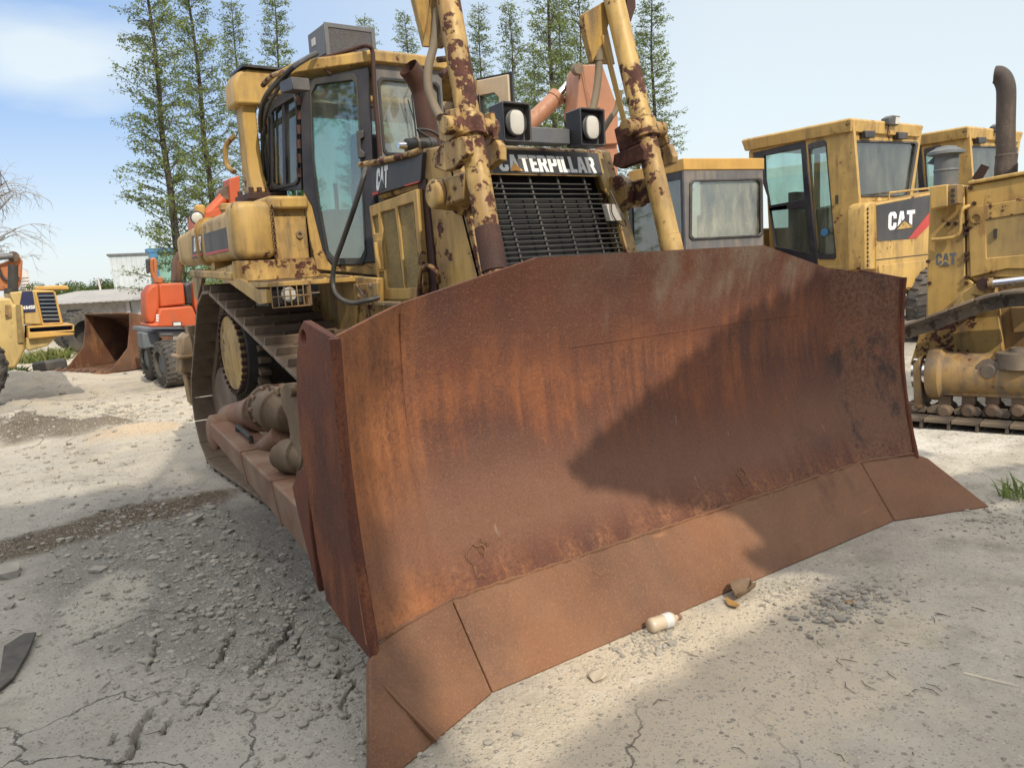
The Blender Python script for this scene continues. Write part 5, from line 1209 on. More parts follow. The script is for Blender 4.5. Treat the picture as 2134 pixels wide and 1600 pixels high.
MB().tube(arc_pts([RS.at(x/4.444, 480+y/4.444, 'y', -.3) for x, y in ((1690, 190), (1672, 165), (1690, 145), (1740, 150))], 5), .03, 8).build('boom_hose', 'hose', rs)

# rusty loader bucket lying on the ground
ang = math.atan2(-.34, -.94); nl = W0.at(238, 777, 'z', 0); ca, sa = math.cos(ang), math.sin(ang)
bl = (nl.x-(ca*.82-sa*.72), nl.y-(sa*.82+ca*.72))
bk = thing('loader_bucket', 'rusty toothed loader bucket lying on the ground beside the orange excavator', 'bucket', bl, ang); bk.scale = (1.12, 1.12, .97)
bp = [(.95, .02), (.55, .025), (.10, .03), (-.12, .12), (-.27, .32), (-.31, .58), (-.22, .80), (.0, .98), (.40, 1.10)]
g = [[(x, y, z) for x, z in bp] for y in (-.74, -.3, .3, .74)]
MB().quadsheet(g).build('bucket_shell', 'rust_bucket', bk, solid=.03, smooth=50)
for y in (-.75, .72): MB().plate([(x, y, z) for x, z in bp]+[(.42, y, .85), (.50, y, .45), (.78, y, .12)], (0, .03, 0)).build('side_plate', 'rust_bucket', bk, .004)
b = MB()
MB().box(.85, 1.0, -.78, .78, .0, .045).build('lip', 'rust_bucket', bk, .006)
for k in range(7):
    y = -.69+k*.23; MB().hexa([(.95, y-.05, .0), (.95, y+.05, .0), (.95, y+.05, .09), (.95, y-.05, .09)], [(1.22, y-.02, .0), (1.22, y+.02, .0), (1.22, y+.02, .02), (1.22, y-.02, .02)]).build('tooth', 'rust_bucket', bk, .004)
MB().box(-.36, -.30, -.5, -.4, .2, .8).box(-.36, -.30, .4, .5, .2, .8).build('back_rib', 'rust_bucket', bk)

# pale yellow wheel loader at the left edge
LF = Frame((-2.1, 10.5))
ll = thing('wheel_loader', 'pale yellow wheel loader at the left edge with slatted grille and navy number decal', 'wheel loader', (-2.1, 10.5))
def K(mb, name, mat, parent=None, bevel=0., **k): return mb.build(name, mat, parent or ll, bevel, **k)
hd = K(MB().pp(LF, c7([(90, 575), (320, 552), (505, 560), (585, 862), (400, 875), (215, 870), (150, 760)]), 'y', .1, 2.4), 'engine_hood', 'yellow_kom', bevel=.02)
dcl = K(MB().pp(LF, c7([(205, 565), (300, 560), (330, 752), (215, 762), (180, 700)]), 'y', .085, .098), 'decal', 'blue_decal', hd)
t = MB(); O = LF.at(207/4.444, 480+735/4.444, 'y', .0845); RT = LF.at(322/4.444, 480+726/4.444, 'y', .0845)-O; UP = LF.at(207/4.444, 480+702/4.444, 'y', .0845)-O
lettering(t, 'WA450', O, RT, UP); K(t, 'lettering', 'white', dcl, smooth=20)
K(MB().pp(LF, c7([(345, 575), (495, 572), (555, 855), (402, 860)]), 'y', .075, .098), 'grille', 'blue_decal', hd)
b = MB()
for k in range(7):
    y0_ = 600+36*k; xo = 7.3*k
    b.pp(LF, c7([(352+xo, y0_), (505+xo, y0_-2), (507+xo, y0_+12), (355+xo, y0_+14)]), 'y', .03, .07)
K(b, 'grille_slats', 'bluegrey', hd)
K(MB().pp(LF, c7([(318, 560), (512, 566), (588, 862), (400, 880), (385, 870)]), 'y', .05, .097, [c7([(342, 578), (496, 576), (558, 852), (402, 858)])]), 'grille_frame', 'amber', hd, bevel=.01)
tr_ = K(MB().pp(LF, c7([(262, 895), (685, 868), (690, 968), (265, 1010)]), 'y', -.35, .5, [c7([(275, 905), (672, 880), (675, 922), (278, 945)])]), 'rear_bumper', 'amber', bevel=.015)
K(MB().pp(LF, c7([(275, 905), (672, 880), (675, 922), (278, 945)]), 'y', -.1, .4), 'tow_recess', 'blue_decal', tr_)
K(MB().pp(LF, c7([(250, 1000), (530, 985), (440, 1070), (265, 1120), (240, 1100)]), 'y', -.25, 1.8), 'belly', 'yellow_kom', bevel=.02)
K(MB().pp(LF, c7([(-120, 640), (100, 625), (128, 690), (215, 690), (235, 1100), (150, 1270), (60, 1290), (-120, 1200)]), 'y', -.05, 1.6), 'side_body', 'yellow_kom', bevel=.03)
K(MB().pp(LF, c7([(145, 690), (190, 690), (215, 1040), (165, 1040)]), 'y', -.08, -.05), 'side_screen', 'mesh')
K(MB().pp(LF, c7([(45, 690), (100, 690), (105, 800), (50, 815)]), 'y', -.08, -.05), 'tail_lamp', 'yellow_mud')
p = LF.at(-80, 775, 'y', -.4); K(tyre_mb((p.x-.1, -.3, .62), (.25, 1, 0), .62, .3, .5), 'wheel', 'rubber_dusty')
b = MB().tube([LF.at(118/4.444, 480+590/4.444, 'y', .6), LF.at(122/4.444, 480+320/4.444, 'y', .6)], .065, 14); K(b, 'exhaust_stack', 'dark')
K(MB().cyl(LF.at(105/4.444, 480+590/4.444, 'y', .4), LF.at(105/4.444, 480+540/4.444, 'y', .4), .09, n=14), 'precleaner', 'dark')
K(MB().pp(LF, c7([(320, 518), (600, 508), (640, 530), (640, 552), (330, 556)]), 'y', 1.6, 2.0), 'side_tank', 'amber', bevel=.02)
ob = thing('excavator_boom', 'orange excavator boom knuckle rising behind the pale yellow loader', 'boom', (-2.6, 13.5)); OB = Frame((-2.6, 13.5))
MB().pp(OB, c7([(-60, 330), (80, 280), (125, 222), (165, 222), (212, 285), (200, 470), (165, 560), (-60, 560)]), 'y', -.25, .25).build('boom_plate', 'orange2', ob, .03)
MB().tube([OB.at(-20, 538, 'y', -.35), OB.at(27, 533, 'y', -.35)], .05, 10).build('boom_cylinder', 'grey_metal', ob)
MB().tube(arc_pts([OB.at(x, y, 'y', -.3) for x, y in ((-4, 555), (4, 575), (14, 583), (28, 580), (40, 577))], 5), .025, 8).build('boom_hose', 'hose', ob)
MB().tube([OB.at(28, 535, 'y', -.32), OB.at(28, 535, 'y', .32)], .09, 12).build('boom_pin', 'track', ob)

# big worn tyres by the shed
for i, (x, y, v, r_, ax_, lab) in enumerate(((172, 688, 19.5, .52, (-.25, 1, 0), 'largest worn tyre leaning by the shed, hollow facing the yard'), (150, 672, 20.6, .50, (.1, 1, 0), 'worn tyre half hidden behind the largest tyre'), (213, 683, 21.0, .42, (.1, 1, 0), 'dark tyre between the largest tyre and the rusty bucket'))):
    p = W0.at(x, y, 'y', v); t_ = tyre_mb((0, 0, r_), ax_, r_, r_*.55, .42, 24).build('old_tyre', 'rubber_dusty')
    MB().lathe((0, .1, r_), ax_, [(-.02, r_*.54), (.02, r_*.54)]).build('hollow_shade', 'dark', t_)  # dark disc standing in for the shade inside the hollow tyre
    t_.location = (p.x, p.y, 0); tag(t_, lab, 'tyre', 'old tyres by the shed')
p = W0.at(105, 771, 'z', 0)
tag(MB().loft([[(-.30, -.12, 0), (.30, -.16, 0), (.31, .12, 0), (-.29, .15, 0)], [(-.31, -.13, .17), (.29, -.15, .20), (.30, .11, .21), (-.28, .14, .18)]]).build('rubber_block', 'rubber', None, .035), 'dark rubber block lying on the ground left of the bucket', 'block').location = (p.x, p.y, 0)
tag(MB().box(-.35, .35, -.1, .1, 0, .5).box(-.3, -.05, -.08, .12, .5, .58).box(.02, .3, -.1, .1, .5, .62).build('concrete_pieces', 'block', None, .02), 'pale concrete blocks stacked behind the rusty bucket', 'blocks').location = (*W0.at(243, 690, 'y', 19.0).xy, 0)

# ------------------------------------------------------------------ shed, buildings, far things
s0_, s1_ = W0.at(60, 712, 'z', 0), W0.at(420, 694, 'z', 0); sr = math.atan2(s1_.y-s0_.y, s1_.x-s0_.x); SF = Frame((s0_.x, s0_.y), sr); sl = (s1_-s0_).length
sh_ = thing('shed', 'long low shed with stained plaster walls and a corrugated sheet roof at the back left', 'shed', (s0_.x, s0_.y), sr)
MB().box(0, sl*.62, 0, 3, 0, 1.1).build('plaster_wall', 'wall', sh_)
b = MB(); zz = 0.
for r_ in range(5):
    x = sl*.62+.02+(.2 if r_ % 2 else 0)
    while x < sl:
        b.box(x+.006, min(x+.39, sl), -.02, .3, .01+r_*.22, .01+r_*.22+.205); x += .405
b.box(sl*.62, sl, .02, 3, 0, 1.1)
MB().box(sl*.60, sl*.62, -.06, .1, 0, 1.12).build('post', 'block', sh_)
b.build('block_wall', 'block', sh_)
MB().hexa([(-.4, -.35, 1.12), (sl+.4, -.35, 1.12), (sl+.4, 3.2, 1.46), (-.4, 3.2, 1.46)], [(-.4, -.35, 1.155), (sl+.4, -.35, 1.155), (sl+.4, 3.2, 1.495), (-.4, 3.2, 1.495)]).build('roof', 'roofsheet', sh_)
wp_ = SF.at(147, 633, 'y', 0); MB().box(wp_.x-.15, wp_.x+.35, -.02, .0, .62, .92).build('window', 'dark', sh_)
a, c = W0.at(236, 610, 'y', 46), W0.at(330, 600, 'y', 46)
bb = thing('warehouse', 'pale blue-grey clad warehouse behind the shed', 'building', (a.x, 46))
BF = Frame((a.x, 46)); h_ = BF.at(236, 533, 'y', 0).z; wd = c.x-a.x
MB().hexa([(.2, 0, -.5), (wd, 0, -.5), (wd+1, 5, -.5), (1.2, 5, -.5)], [(0, 0, h_), (wd, 0, h_), (wd+1, 5, h_), (1., 5, h_)]).build('cladding', 'bluewall', bb)
MB().hexa([(-.1, -.1, h_), (wd+.1, -.1, h_), (wd+1.1, 5.1, h_), (.9, 5.1, h_)], [(-.1, -.1, h_+.1), (wd+.1, -.1, h_+.1), (wd+1.1, 5.1, h_+.1), (.9, 5.1, h_+.1)]).build('roof_edge', 'grey_metal', bb)
a2, c2_ = W0.at(322, 600, 'y', 40), W0.at(520, 580, 'y', 40)
gb = thing('factory_hall', 'green clad hall with blue roof trim seen through the near tree', 'building', (a2.x, 40)); GF = Frame((a2.x, 40)); h2 = GF.at(330, 526, 'y', 0).z
MB().box(0, c2_.x-a2.x, 0, .6, -.5, h2).build('cladding', 'greenwall', gb)
MB().box(-.1, c2_.x-a2.x+.1, -.15, .7, h2, h2+.2).box(-.06, .3, -.12, -.01, -.5, h2).build('blue_trim', 'bluetrim', gb)
tw = W0.at(56, 600, 'y', 190); T0 = Frame((tw.x, 190)); h3 = T0.at(56, 572, 'y', 0).z
t_ = thing('tower_block', 'far hazy apartment tower behind the orange boom', 'building', (tw.x, 190)); wd = T0.at(64, 600, 'y', 0).x-T0.at(46, 600, 'y', 0).x
b = MB()
for k in range(8): b.box(-wd/2, wd/2, 0, 10, k*h3/8, (k+.72)*h3/8)
b.box(-wd*.42, wd*.42, .5, 9.5, 0, h3+1); b.build('facade', 'tower', t_)
pp_ = W0.at(212, 600, 'y', 60); tag(MB().cyl((0, 0, 0), (-.15, 0, W0.at(210, 580, 'y', 60).z), .09, .06, 8).build('pole', 'tower'), 'thin grey pole above the far tree line', 'pole').location = (pp_.x, 60, 0)

# ------------------------------------------------------------------ trees
def tree_parts(seed, H_, r0, Rm, nb, base=.06, leaf='leaf', spray=18):
    g = random.Random(seed); tr = MB(); br = MB(); lv = []; lf = []
    px = [0.]; wob = [(g.uniform(-.05, .05), g.uniform(-.05, .05)) for _ in range(9)]
    ctr = lambda z: Vector((wob[min(8, int(z/H_*8))][0], wob[min(8, int(z/H_*8))][1], z))
    path = arc_pts([(wob[i][0], wob[i][1], H_*i/8) for i in range(9)], 3); n = len(path)
    tr.tube(path, [r0*(1-.93*i/(n-1))*(1.25 if i == 0 else 1) for i in range(n)], 9)
    for i in range(nb):
        t = base+(1-base)*((i+.5)/nb)**.92; z = H_*t*.985; az = i*2.399+g.uniform(-.5, .5)
        L = Rm*(1-t)**.75*g.uniform(.45, 1.25)+.14
        if t < base+.12: L *= .55+g.random()*.5
        el = R(g.uniform(18, 52)); c = Vector((path[int(t*(n-1))].x, path[int(t*(n-1))].y, z)); d = Vector((math.cos(az)*math.cos(el), math.sin(az)*math.cos(el), math.sin(el)))
        P = [c]
        for k in range(5):
            d = (d+Vector((g.uniform(-.13, .13), g.uniform(-.13, .13), g.uniform(-.16, .05)))).normalized(); P.append(P[-1]+d*L/5)
        rb = .004+.009*L
        br.tube(P, [rb*(1-.8*k/5) for k in range(6)], 3, False)
        ns = max(4, int(spray*L/1.0*g.uniform(.7, 1.3))+3)
        for j in range(ns):
            u = .18+.82*(j+g.random())/ns; k = min(4, int(u*5)); p = P[k].lerp(P[k+1], u*5-k)
            dd_ = (P[k+1]-P[k]).normalized(); side = dd_.cross(Vector((0, 0, 1))).normalized()*g.choice((-1, 1))
            tw_ = (dd_*.6+side*g.uniform(.3, 1.)+Vector((0, 0, g.uniform(-.5, .25)))).normalized(); tl = g.uniform(.12, .34)
            br.tube([p, p+tw_*tl], [.005, .002], 3, False)
            if g.random() < .2: continue
            for m_ in range(g.randint(4, 8)):
                q0 = p+tw_*tl*g.uniform(.25, 1.15)+Vector((g.gauss(0, .03), g.gauss(0, .03), g.gauss(0, .03)))
                a = Vector((g.gauss(0, 1), g.gauss(0, 1), g.gauss(-.35, .8))).normalized(); w = a.cross(Vector((g.gauss(0, 1), g.gauss(0, 1), g.gauss(0, 1)))).normalized()
                l2 = g.uniform(.045, .095); w2 = l2*g.uniform(.18, .30)
                o = len(lv); lv += [q0, q0+a*l2*.5+w*w2, q0+a*l2, q0+a*l2*.5-w*w2]; lf.append((o, o+1, o+2, o+3))
    return tr, br, lv, lf
def leaf_obj(name, lv, lf, mat, parent):
    me = bpy.data.meshes.new(name); me.from_pydata([tuple(v) for v in lv], [], lf); me.materials.append(M[mat]); o = bpy.data.objects.new(name, me); col.objects.link(o); o.parent = parent; return o
PROTO = []
def proto_tree(seed, H_, r0, Rm, nb):
    root = thing('conifer_tree', 'x', 'tree')
    tr, br, lv, lf = tree_parts(seed, H_, r0, Rm, nb)
    tr.build('trunk', 'bark', root, smooth=80); br.build('branches', 'bark', root, smooth=80); leaf_obj('crown', lv, lf, 'leaf', root)
    PROTO.append(root); return root
proto_tree(1, 10.6, .125, 1.5, 205); proto_tree(2, 11.2, .12, 1.5, 205); proto_tree(3, 10.4, .11, 1.35, 205); proto_tree(4, 10.8, .11, 1.25, 205)
used = set()
TL = [  # pixel column at mid height, pixel row, depth y, prototype, scale, lean, label
 (343, 300, 19.0, 0, 1.0, .0, 'tallest-looking slender conifer left of the bulldozer, its trunk rising from the orange excavator'),
 (428, 300, 20.5, 1, 1.0, .0, 'slender conifer second from the left, right of the tallest-looking one'),
 (497, 150, 25.5, 2, 1.05, .0, 'conifer rising directly behind the rollover bar post of the bulldozer'),
 (585, 150, 22.5, 3, 1.0, .0, 'conifer between the rollover bar and the condenser box'),
 (725, 150, 30.0, 2, .98, .0, 'faint conifer tip just behind the condenser box on the cab roof'),
 (768, 150, 26.0, 0, 1.05, .0, 'conifer right behind the condenser box, topping it'),
 (851, 150, 25.0, 1, 1.0, .0, 'conifer left of the left lift cylinder, above the cab roof'),
 (1004, 150, 20.5, 3, .95, .0, 'conifer just right of the left lift cylinder'),
 (1068, 150, 19.5, 2, .97, .0, 'conifer above the bulldozer\'s left headlight'),
 (1112, 150, 23.0, 0, .95, .0, 'thin conifer behind the boom cylinder of the grey-cabbed excavator'),
 (1150, 150, 15.8, 1, 1.02, .0, 'thick-trunked conifer midway between the two lift cylinders'),
 (1172, 150, 20.0, 3, 1.0, .0, 'slim conifer right beside the thick-trunked one'),
 (1212, 150, 18.8, 2, 1.05, .0, 'conifer left of the right lift cylinder\'s hose guard'),
 (1325, 150, 19.5, 0, .92, .0, 'conifer mostly hidden by the right lift cylinder'),
 (1362, 150, 16.0, 3, .96, .0, 'rightmost conifer, leafy to the ground above the grey excavator cab'),
]
for i, (x, y, v, k, sc, ln, lab) in enumerate(TL):
    p = W0.at(x, y, 'y', v)
    if k in used: t_ = copy_tree(PROTO[k])
    else: t_ = PROTO[k]; used.add(k)
    t_.location = (p.x, p.y, -.1); t_.rotation_euler = (0, 0, 1.7*i); t_.scale = (sc*(1.15 if x == 1362 else 1.), sc*(1.15 if x == 1362 else 1.), sc)
    t_['label'] = lab; t_['group'] = 'slender conifers behind the bulldozer'
# bare tree at the left edge
def bare_tree(loc, H_):
    g = random.Random(11); root = thing('bare_tree', 'leafless grey tree with fine drooping twigs at the left edge', 'tree', loc); tr = MB(); br = MB()
    def grow(p, d, L, r, lvl):
        P = [p]
        for k in range(4): d = (d+Vector((g.gauss(0, .12), g.gauss(0, .12), g.gauss(-.02 if lvl < 3 else -.12, .10)))).normalized(); P.append(P[-1]+d*L/4)
        (tr if lvl == 0 else br).tube(P, [r*(1-.45*k/4) for k in range(5)], 8 if lvl == 0 else (5 if lvl < 3 else 3), False)
        if lvl >= 5: return
        for _ in range((5, 5, 4, 4, 3)[lvl]):
            u = g.uniform(.35, 1.); k = min(3, int(u*4)); q_ = P[k].lerp(P[k+1], u*4-k)
            a = Vector((g.gauss(0, 1), g.gauss(0, 1), g.gauss(.1, .6))).normalized(); grow(q_, (d*.75+a*.75).normalized(), L*g.uniform(.5, .72), r*.48, lvl+1)
    grow(Vector((0, 0, 0)), Vector((.05, 0, 1)), H_, .13, 0)
    tr.build('trunk', 'bark_grey', root, smooth=80); br.build('branches', 'bark_grey', root, smooth=80)
p = W0.at(-70, 480, 'y', 20.0); bare_tree((p.x, p.y), 2.6)
# far woods
def wood_mass():
    g = random.Random(5); lv, lf = [], []
    for k in range(60):
        px = 60+k*8+g.uniform(-4, 4); y = g.uniform(80, 95); c = W0.at(px, 606, 'y', y); hgt = 1.5+.5*math.sin(k*.7)+g.uniform(-.25, .3)
        for _ in range(420):
            a = Vector((g.gauss(0, 1), g.gauss(0, 1), g.gauss(0, 1))).normalized()*g.uniform(.6, 1.); q_ = Vector((c.x+a.x*1.3, y+a.y*1.3, .5+(a.z*.5+.5)*hgt))
            u = Vector((g.gauss(0, 1), g.gauss(0, 1), g.gauss(0, 1))).normalized(); w = u.cross(a).normalized(); s_ = g.uniform(.05, .13); o = len(lv)
            lv += [q_-u*s_, q_+w*s_*.6, q_+u*s_, q_-w*s_*.6]; lf.append((o, o+1, o+2, o+3))
    o = leaf_obj('far_woods', lv, lf, 'forest', None); tag(o, 'low dark green line of far trees beyond the shed', 'woods', kind='stuff')
wood_mass()

# ------------------------------------------------------------------ ground
rng_ = np.random.default_rng(3)
_G = rng_.random((256, 256))
def vnoise(x, y):
    xi, yi = np.floor(x).astype(int), np.floor(y).astype(int); fx, fy = x-xi, y-yi; fx, fy = fx*fx*(3-2*fx), fy*fy*(3-2*fy)
    a, b_, c, d = _G[xi % 256, yi % 256], _G[(xi+1) % 256, yi % 256], _G[xi % 256, (yi+1) % 256], _G[(xi+1) % 256, (yi+1) % 256]
    return (a*(1-fx)+b_*fx)*(1-fy)+(c*(1-fx)+d*fx)*fy
def fbm(x, y, o=4):
    s_, a, t = 0, .5, 0
    for k in range(o): s_ = s_+a*vnoise(x*2**k+17*k, y*2**k+31*k); t += a; a *= .5
    return s_/t
def gpt(px, py): p = W0.at(px, py, 'z', 0); return (p.x, p.y)
# cracks in the slab, traced where they lie on the ground (photo rows/cols -> ground points), with width in metres
CR_PX = [([(150, 1345), (185, 1333), (215, 1320), (250, 1305), (300, 1285)], .010), ([(322, 1322), (325, 1345), (318, 1370), (310, 1400)], .007),
 ([(407, 1270), (409, 1300), (411, 1320)], .006), ([(490, 1318), (470, 1345), (458, 1372), (440, 1390)], .018), ([(612, 1300), (580, 1345), (545, 1382), (518, 1408)], .022),
 ([(625, 1330), (616, 1362)], .012), ([(455, 1438), (430, 1470), (402, 1495)], .009), ([(352, 1498), (345, 1528)], .014), ([(320, 1480), (300, 1505), (285, 1530), (280, 1560), (250, 1600), (238, 1650)], .022),
 ([(245, 1530), (235, 1550)], .008), ([(712, 1395), (698, 1412)], .014), ([(740, 1420), (715, 1470), (730, 1490)], .010), ([(560, 1262), (600, 1272), (665, 1268)], .014), ([(415, 1425), (400, 1445)], .006)]
CRACKS = []
for pts, w in CR_PX:
    P = [Vector((*gpt(*p), 0)) for p in pts]; Q = arc_pts(P, 6); g = random.Random(len(CRACKS))
    CRACKS.append(([(p.x+g.uniform(-.012, .012), p.y+g.uniform(-.012, .012)) for p in Q], w*.5))
def axis_pts(segs):
    out = []
    for a, b_, st in segs: out += list(np.arange(a, b_, st))
    return np.array(out+[segs[-1][1]])
gx = axis_pts([(-900, -60, 60), (-60, -12, 4), (-12, -4.2, .5), (-4.2, -3.1, .08), (-3.1, -1.3, .0095), (-1.3, 2.6, .05), (2.6, 8, .15), (8, 30, 1.0), (30, 90, 6), (90, 900, 90)])
gy = axis_pts([(-900, -60, 60), (-60, -6, 4), (-6, -1.3, .25), (-1.3, 2.6, .0095), (2.6, 6, .035), (6, 14, .09), (14, 32, .5), (32, 90, 5), (90, 900, 60)])
XX, YY = np.meshgrid(gx, gy, indexing='ij')
near = np.exp(-np.maximum(0, np.hypot(XX+.5, YY-4)-12)/6)
ZZ = (fbm(XX*.55, YY*.55)-.5)*.05*near
# keep the slab under the machines level
flat = np.exp(-np.maximum(0, np.abs(XX)-2.2)*2.5)*np.exp(-np.maximum(0, -.6-YY)*3)*np.exp(-np.maximum(0, YY-5.2)*2)
ZZ = ZZ*(1-flat)-.004
rub = np.exp(-(((XX+2.0)/.55)**2+((YY-2.6)/1.6)**2))+.8*np.exp(-(((XX+1.75)/.30)**2+((YY-1.2)/.9)**2))
rub = np.clip(rub, 0, 1)
ZZ += rub*((fbm(XX*16, YY*16, 4)-.45)*.036+.008)*near
ZZ += (fbm(XX*7, YY*7, 4)-.5)*.012*near*(1-.7*flat)
def mound(cx, cy, rx, ry, h, rough=.6):
    global ZZ
    d = ((XX-cx)/rx)**2+((YY-cy)/ry)**2; ZZ = ZZ+np.exp(-d*1.6)*h*(1-rough+rough*2*fbm(XX*2.6+cx, YY*2.6, 4))
for px, py, rx, ry, h in ((40, 905, .55, .55, .20), (150, 905, .75, .45, .18), (290, 905, .5, .4, .15), (60, 800, 1.0, .8, .22), (330, 955, .5, .3, .05), (20, 850, .6, .5, .10)):
    c = gpt(px, py); mound(c[0], c[1], rx, ry, h)
dmin = np.full(XX.shape, 9.)
for P, w in CRACKS:
    for a, c in zip(P, P[1:]):
        ax_, ay_ = a; bx_, by_ = c; dx, dy = bx_-ax_, by_-ay_; L2 = dx*dx+dy*dy+1e-9
        sel = (np.abs(gx-(ax_+bx_)/2) < abs(dx)/2+.12); sey = (np.abs(gy-(ay_+by_)/2) < abs(dy)/2+.12)
        if not sel.any() or not sey.any(): continue
        i0, i1 = np.where(sel)[0][[0, -1]]; j0, j1 = np.where(sey)[0][[0, -1]]
        xs_, ys_ = XX[i0:i1+1, j0:j1+1], YY[i0:i1+1, j0:j1+1]; t = np.clip(((xs_-ax_)*dx+(ys_-ay_)*dy)/L2, 0, 1)
        d = np.hypot(xs_-ax_-t*dx, ys_-ay_-t*dy)/w; dmin[i0:i1+1, j0:j1+1] = np.minimum(dmin[i0:i1+1, j0:j1+1], d)
ZZ -= .06*np.clip(1.25-dmin*(.9+.5*fbm(XX*40, YY*40, 2)), 0, 1)
nx_, ny_ = XX.shape
me = bpy.data.meshes.new('ground'); me.vertices.add(nx_*ny_); me.vertices.foreach_set('co', np.stack([XX, YY, ZZ], -1).astype(np.float32).ravel())
ii = (np.arange(nx_-1)[:, None]*ny_+np.arange(ny_-1)[None]).ravel(); F = np.stack([ii, ii+ny_, ii+ny_+1, ii+1], -1).astype(np.int32)
me.loops.add(F.size); me.loops.foreach_set('vertex_index', F.ravel()); me.polygons.add(len(F)); me.polygons.foreach_set('loop_start', np.arange(0, F.size, 4, dtype=np.int32)); me.polygons.foreach_set('loop_total', np.full(len(F), 4, np.int32))
me.update(); me.validate(); me.shade_smooth()
ground = bpy.data.objects.new('ground', me); col.objects.link(ground); tag(ground, kind='structure')
def ground_mat():
    s = NT('dusty_concrete_yard')
    big = s.noise(.55, 5, .6); med = s.noise(2.6, 7, .65, s.vec(loc=(3, 2, 0))); fin = s.noise(28, 6, .7); grit = s.noise(120, 3, .7)
    c = s.mix((.30, .272, .232), (.43, .392, .335), s.rng(big, .36, .62))
    c = s.mix(c, (.46, .41, .325), s.math('MULTIPLY', s.rng(med, .50, .66), .7))
    c = s.mix(c, (.215, .19, .155), s.math('MULTIPLY', s.rng(s.noise(1.9, 8, .7, s.vec(loc=(8, 1, 0))), .52, .68), .7))
    o = s.xyz(); X, Y = o[0], o[1]
    def blob(cx, cy, rx, ry, ang=0., n=None, amp=.6):
        ca, sa = math.cos(ang), math.sin(ang)
        dx = s.math('SUBTRACT', X, cx); dy = s.math('SUBTRACT', Y, cy)
        u = s.math('DIVIDE', s.math('ADD', s.math('MULTIPLY', dx, ca), s.math('MULTIPLY', dy, sa)), rx)
        v = s.math('DIVIDE', s.math('SUBTRACT', s.math('MULTIPLY', dy, ca), s.math('MULTIPLY', dx, sa)), ry)
        d = s.math('ADD', s.math('MULTIPLY', u, u), s.math('MULTIPLY', v, v))
        return s.rng(s.math('ADD', d, s.math('MULTIPLY', s.math('SUBTRACT', n if n else med, .5), -amp*3)), 1.15, .55)
    # sunlight painted into the pale sand before the cutting edge and in the far yard
    c = s.mix(c, (.52, .44, .33), s.math('MULTIPLY', blob(-.7, -.45, 1.1, .55), .75))
    c = s.mix(c, (.45, .385, .295), s.math('MULTIPLY', s.rng(Y, 5.0, 8.0), s.math('MULTIPLY', s.rng(med, .40, .62), .8)))
    # grey crushed rubble beside the track
    c = s.mix(c, (.185, .172, .15), s.math('MULTIPLY', blob(-1.95, 2.4, .75, 1.7, .0), .8))
    # brown oily soil stain and soil heaps
    a = gpt(180, 1100); c = s.mix(c, (.085, .058, .030), s.math('MULTIPLY', blob(a[0], a[1], .95, .30, .25), .9))
    a = gpt(370, 1055); c = s.mix(c, (.10, .068, .038), s.math('MULTIPLY', blob(a[0], a[1], .5, .26, .3), .85))
    for px, py, rx, ry in ((50, 905, .7, .6), (150, 905, .75, .4)):
        a = gpt(px, py); c = s.mix(c, (.10, .075, .05), s.math('MULTIPLY', blob(a[0], a[1], rx, ry), .85))
    a = gpt(290, 905); c = s.mix(c, (.44, .33, .22), s.math('MULTIPLY', blob(a[0], a[1], .55, .35), .7))
    # smooth pale patch of bare slab
    a = gpt(225, 1255); c = s.mix(c, (.46, .42, .345), s.math('MULTIPLY', blob(a[0], a[1], .22, .45, -.3, amp=.5), .8))
    # white ground by the second tractor: strong sunlight painted into the colour
    c = s.mix(c, (.60, .57, .51), s.math('MULTIPLY', blob(3.6, 1.6, 1.7, 1.5), .85))
    # greenish-grey stains at right front
    c = s.mix(c, (.205, .20, .15), s.math('MULTIPLY', s.math('MULTIPLY', s.rng(s.noise(3.4, 6, .65, s.vec(loc=(5, 9, 0))), .50, .68), s.rng(X, -1.2, .3)), .55))
    c = s.mix(c, (.62, .58, .50), s.math('MULTIPLY', s.rng(s.noise(4.2, 7, .7, s.vec(loc=(1, 4, 0))), .60, .72), .5))
    # grit: light and dark grains
    c = s.mix(c, (.60, .56, .49), s.math('MULTIPLY', s.rng(grit, .60, .72), .55))
    c = s.mix(c, (.095, .085, .075), s.math('MULTIPLY', s.rng(s.noise(75, 3, .6, s.vec(loc=(4, 4, 0))), .66, .74), .7))
    c = s.mix(c, (.115, .10, .085), s.math('MULTIPLY', s.rng(fin, .60, .74), .45))
    # hairline cracks
    wv = s.n('ShaderNodeVectorMath'); wv.operation = 'ADD'; ns = s.n('ShaderNodeTexNoise'); ns.inputs['Scale'].default_value = 3.5; ns.inputs['Detail'].default_value = 6
    s.l(s.tc.outputs['Object'], ns.inputs['Vector']); sc = s.n('ShaderNodeVectorMath'); sc.operation = 'SCALE'; sc.inputs['Scale'].default_value = .5
    s.l(ns.outputs['Color'], sc.inputs[0]); s.l(s.tc.outputs['Object'], wv.inputs[0]); s.l(sc.outputs[0], wv.inputs[1])
    v = s.vor(1.5, 'DISTANCE_TO_EDGE', wv.outputs[0])
    ck = s.math('MULTIPLY', s.rng(v, .010, .003), s.math('MULTIPLY', s.rng(s.noise(.9, 4, .6, s.vec(loc=(2, 7, 0))), .48, .58), s.rng(X, -.6, -1.4)))
    c = s.mix(c, (.07, .062, .055), s.math('MULTIPLY', ck, .8))
    # pebbles set in the dust: random cells of two sizes stand up and take their own tone
    peb = None
